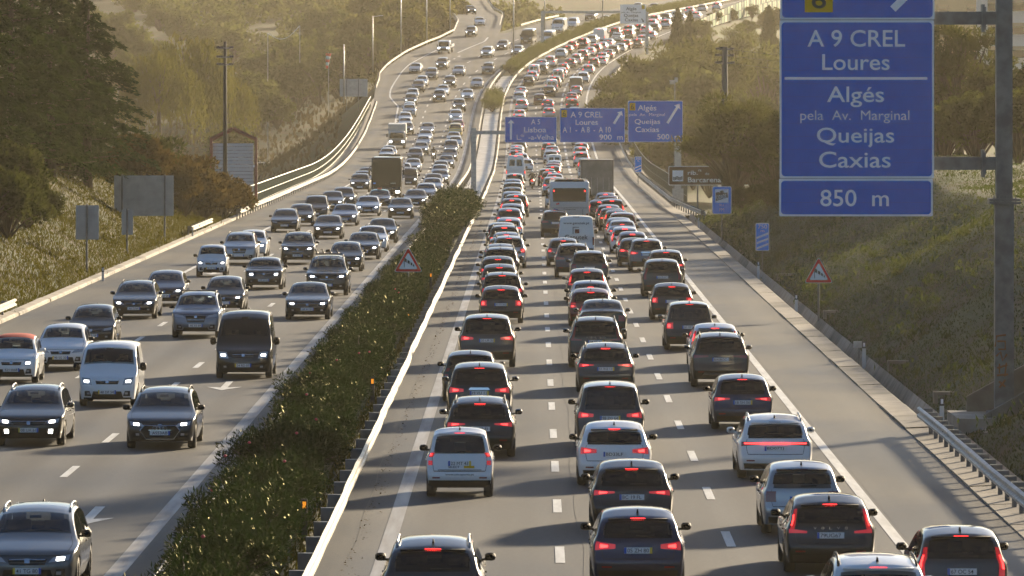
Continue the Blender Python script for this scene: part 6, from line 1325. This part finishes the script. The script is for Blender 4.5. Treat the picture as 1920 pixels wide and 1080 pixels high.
# middle distance, right: pines and cypresses against the haze
FP = [('pine', 50, 13., 6.0, 5200, .8), ('pine', 51, 12., 5.2, 4600, .8), ('bushy', 52, 11., 5.2, 5200, .75)]; FC = ('cypress', 53, 13., 1.5, 2600, .7)
i = 0
for px, pb, pt, Y, a, lm in ((1165, 260, 128, 800, 0, LM_PINE), (1205, 280, 78, 820, 1, LM_PINE), (1245, 280, 72, 840, 0, LM_PINE), (1280, 300, 90, 800, 2, LM_GREEN), (1150, 262, 150, 770, 2, LM_GREEN), (1225, 310, 140, 740, 2, LM_GREEN), (1310, 330, 60, 860, 0, LM_PINE), (1350, 330, 40, 900, 1, LM_PINE), (1395, 340, 55, 900, 2, LM_GREEN), (1440, 350, 70, 880, 0, LM_GREEN), (1330, 350, 150, 760, 2, LM_GREEN), (1380, 360, 160, 740, 0, LM_GREEN), (1430, 360, 150, 720, 2, LM_GREEN), (1300, 220, 30, 1000, 1, LM_PINE), (1340, 200, 18, 1040, 0, LM_PINE), (1400, 220, 30, 1040, 1, LM_PINE), (1260, 330, 180, 700, 2, LM_GREEN), (1300, 340, 190, 680, 2, LM_PINE), (1480, 350, 60, 900, 1, LM_PINE), (1365, 120, 12, 1060, 2, LM_PINE), (1410, 110, 6, 1080, 0, LM_PINE), (1450, 120, 2, 1080, 2, LM_GREEN), (1320, 130, 28, 1010, 2, LM_GREEN), (1385, 170, 40, 1000, 0, LM_GREEN), (1530, 350, 50, 920, 2, LM_PINE)):
    z0, s_ = stand(px, pb, pt, Y, (13., 12., 11.)[a]); plant(*FP[a], lm, at_px(px, Y), float(Y), 'one of the hazy trees filling the queue-side valley below the viaduct', z=z0, sc_=s_, group='hazy valley trees below the viaduct on the queue side'); i += 1
for px, pb, pt, Y, lb in ((1271, 200, 17, 900, 'dark pointed cypress standing alone before the noise barrier'), (1294, 190, 22, 910, 'slim cypress next to the pointed one'), (1442, 190, 12, 940, 'cypress beside the road-side border of the big sign')):
    z0 = CAMH - (pb - HOR) * Y / FPX; h = (pb - pt) * Y / FPX; plant(*FC, LM_DARK, at_px(px, Y), float(Y), lb, z=z0, sc_=h / 13.)
# left far side: weeping tree, olives, woods on the hillside
FW = ('willow', 60, 12., 5.0, 7000, .6)
for px, pb, pt, Y, lb in ((355, 260, 52, 760, 'tall yellow-green weeping tree behind the reddish shrubs'), (300, 280, 85, 740, 'rounded yellow-green weeping tree beside the tall one'), (425, 270, 130, 780, 'low weeping tree behind the timber pole')):
    z0 = CAMH - (pb - HOR) * Y / FPX; plant(*FW, LM_WILL, at_px(px, Y), float(Y), lb, z=z0, sc_=(pb - pt) * Y / FPX / 12.)
FB = [('bushy', 52, 11., 5.2, 5200, .75), ('bushy', 55, 10., 5.6, 5200, .75), ('pine', 51, 12., 5.2, 4600, .8), ('bushy', 56, 9., 5.0, 4600, .7)]; HB = (11., 10., 12., 9.)
lst = []
for px, pb, pt, Y, a, w in ((490, 200, 70, 1050, 0, 0), (530, 190, 60, 1080, 1, 0), (470, 215, 118, 960, 3, 0), (480, 235, 150, 900, 3, 0), (560, 185, 60, 1090, 2, 0), (590, 180, 40, 1110, 0, 0), (630, 170, 25, 1120, 1, 0), (665, 160, 40, 1090, 0, 0), (560, 195, 85, 1030, 1, 0), (600, 190, 75, 1020, 2, 0), (640, 180, 70, 1010, 0, 0), (675, 140, 20, 1060, 1, 1), (715, 125, 0, 1060, 0, 1), (745, 110, -20, 1070, 3, 1), (775, 95, -30, 1080, 1, 1), (805, 80, -30, 1090, 0, 1), (835, 60, -30, 1110, 3, 1), (720, 118, 40, 1000, 2, 0), (690, 130, 50, 990, 0, 0), (765, 95, 10, 1020, 1, 1), (610, 150, -10, 1180, 2, 0), (660, 130, -25, 1200, 0, 1), (240, 180, 85, 1000, 3, 0), (270, 160, 40, 1120, 1, 0), (215, 120, 0, 1150, 0, 0), (300, 70, 0, 1300, 1, 0), (340, 90, 12, 1280, 0, 0), (390, 110, 32, 1240, 3, 0), (430, 120, 45, 1200, 1, 0), (250, 60, -15, 1350, 3, 0), (160, 100, -10, 1200, 0, 0), (430, 300, 215, 820, 3, 0), (520, 235, 165, 900, 1, 0), (700, 70, -40, 1150, 0, 1), (755, 60, -50, 1160, 3, 1), (800, 50, -50, 1170, 1, 1)):
    z0, s_ = stand(px, pb, pt, Y, HB[a]); plant(*FB[a], (LM_GREEN, LM_WILL)[w], at_px(px, Y), float(Y), 'one of the hazy trees on the far hillside beyond the slip road' if not w else 'one of the sunlit yellow-green trees along the slip road bend', z=z0, sc_=s_, group='hazy trees on the far hillside' if not w else 'yellow-green trees at the slip road')
# orchard-like wood on the upper hill: a far-off mass
r = np.random.default_rng(3); N_ = 1000; xs = r.uniform(-190, 10, N_); ys = r.uniform(1230, 1700, N_); ok = (np.sin(xs * .05 + ys * .012) > -.55) ; xs, ys = xs[ok], ys[ok]; Cc = []
zs = ground_z(xs - XC(ys), ys)
for x, y, z in zip(xs, ys, zs):
    if x - float(XC(y)) > -40: continue
    m = 120; v = rnd(m, r); Cc.append(np.array([x, y, z + 2.2]) + v * np.array([2.8, 2.8, 2.4]) * r.uniform(.5, 1.05, (m, 1)))
C = np.concatenate(Cc); o = obj('hillside_wood', cards(C, rnd(len(C), r), rnd(len(C), r), np.full(len(C), 1.1), np.full(len(C), .8), 'hillside_wood'), LM_GREEN); stuff(o); o['label'] = 'far-off belt of pale olive trees across the upper hillside'; o['category'] = 'wood'
# scrub in the valley below the green railing
N_ = 30000; ys = r.uniform(600, 1260, N_); xs = XC(ys) - 29 - np.maximum(0, ys - 1000) * .09 - 110 * r.random(N_) ** 1.3; zs = ground_z(xs - XC(ys), ys); C = np.stack([xs, ys, zs + r.uniform(.0, 1.1, N_)], 1)
o = obj('valley_scrub', cards(C, rnd(N_, r) * .5 + np.array([0, 0, 1]), rnd(N_, r), r.uniform(.7, 1.6, N_), r.uniform(.35, .8, N_), 'valley_scrub'), leafmat('dry_scrub', (.030, .030, .014), (.075, .058, .026), .3)); stuff(o); o['label'] = 'brown dry scrub covering the valley floor below the viaduct'; o['category'] = 'scrub'
# grass on the cuttings and in the median
def grass(name, label, n, fx, fy, hgt, m, cond=None):
    xp = fx(n); ys = fy(n); zs = ground_z(xp, ys); X = xp + XC(ys); h = hgt * r.uniform(.5, 1.4, n); d = r.normal(0, .35, (n, 3)); d[:, 2] = 1; C = np.stack([X, ys, zs + h * .4], 1)
    o = obj(name, cards(C, d, rnd(n, r) * np.array([1, 1, .2]), h, np.full(n, .03) + .025 * r.random(n), name), m); stuff(o); o['label'] = label; o['category'] = 'grass'; return o
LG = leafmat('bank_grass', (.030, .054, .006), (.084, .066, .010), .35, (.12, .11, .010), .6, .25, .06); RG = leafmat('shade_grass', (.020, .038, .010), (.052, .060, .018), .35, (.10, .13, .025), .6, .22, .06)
grass('grass', 'sunlit green and straw grass on the oncoming-side bank', 110000, lambda n: LK - .3 - 12 * r.random(n) ** 1.3, lambda n: r.uniform(190, 445, n), .19, LG)
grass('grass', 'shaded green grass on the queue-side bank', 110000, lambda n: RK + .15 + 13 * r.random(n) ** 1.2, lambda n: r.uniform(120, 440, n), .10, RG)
def weeds(label, n, x0, x1, sg, m):
    C = []
    for _ in range(n):
        yy = r.uniform(130, 440); xp = sg(r.random() ** 1.2); k = int(r.integers(14, 60)); z = float(ground_z(xp, yy)); q = r.uniform(.15, .6)
        C.append(np.array([xp + float(XC(yy)), yy, z]) + r.normal(0, 1, (k, 3)) * np.array([q, q * 2, 0]) + np.array([0, 0, 1]) * r.uniform(.02, .16 + q * .6, (k, 1)))
    C = np.concatenate(C); d = rnd(len(C), r) * .7 + np.array([0, 0, 1]); o = obj('weeds', cards(C, d, rnd(len(C), r), r.uniform(.10, .30, len(C)), r.uniform(.03, .09, len(C)), 'weeds'), m); stuff(o); o['label'] = label; o['category'] = 'weeds'
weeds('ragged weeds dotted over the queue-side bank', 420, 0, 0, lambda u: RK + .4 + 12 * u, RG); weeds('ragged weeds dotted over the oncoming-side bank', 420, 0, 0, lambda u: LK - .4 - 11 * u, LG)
def med(n): return r.uniform(-4.75, -4.2, n)
n = 9000; ys = r.uniform(95, 330, n); X = XC(ys) + np.where(r.random(n) < .7, r.uniform(-4.95, -4.25, n), r.uniform(-7.05, -6.7, n)); h = r.uniform(.08, .26, n); d = r.normal(0, .4, (n, 3)); d[:, 2] = 1
o = obj('grass', cards(np.stack([X, ys, h * .4 + .03], 1), d, rnd(n, r), h, np.full(n, .05), 'grass'), LG); stuff(o); o['label'] = 'thin grass strip between oleander hedge and median guard rail'; o['category'] = 'grass'
# litter of dead leaves against the median rail
n = 1500; ys = r.uniform(95, 420, n); X = XC(ys) - 3.75 + np.abs(r.normal(0, .16, n)); d = rnd(n, r); d[:, 2] *= .2
o = obj('leaf_litter', cards(np.stack([X, ys, np.full(n, .03)], 1), d, np.tile([0, 0, 1.], (n, 1)) + r.normal(0, .3, (n, 3)), r.uniform(.03, .09, n), r.uniform(.02, .05, n), 'leaf_litter'), leafmat('dead_leaves', (.05, .04, .025), (.14, .10, .06), .2)); stuff(o); o['label'] = 'dead leaves and grit gathered along the median rail'; o['category'] = 'litter'

# ------------------------------------------------------------------ haze
hz = MB().box((0, 900, 47), (1800, 3420, 114)); ho = obj('haze', hz, None)
m = bpy.data.materials.new('haze'); m.use_nodes = True; n_ = m.node_tree.nodes; n_.remove(n_['Principled BSDF'])
pv = n_.new('ShaderNodeVolumePrincipled'); pv.inputs['Color'].default_value = (.95, .86, .68, 1); pv.inputs['Density'].default_value = HAZE_D; pv.inputs['Anisotropy'].default_value = .68
m.node_tree.links.new(pv.outputs[0], n_['Material Output'].inputs['Volume']); ho.data.materials.append(m); stuff(ho)
ho['label'] = 'warm haze filling the air over the motorway'; ho['category'] = 'haze'
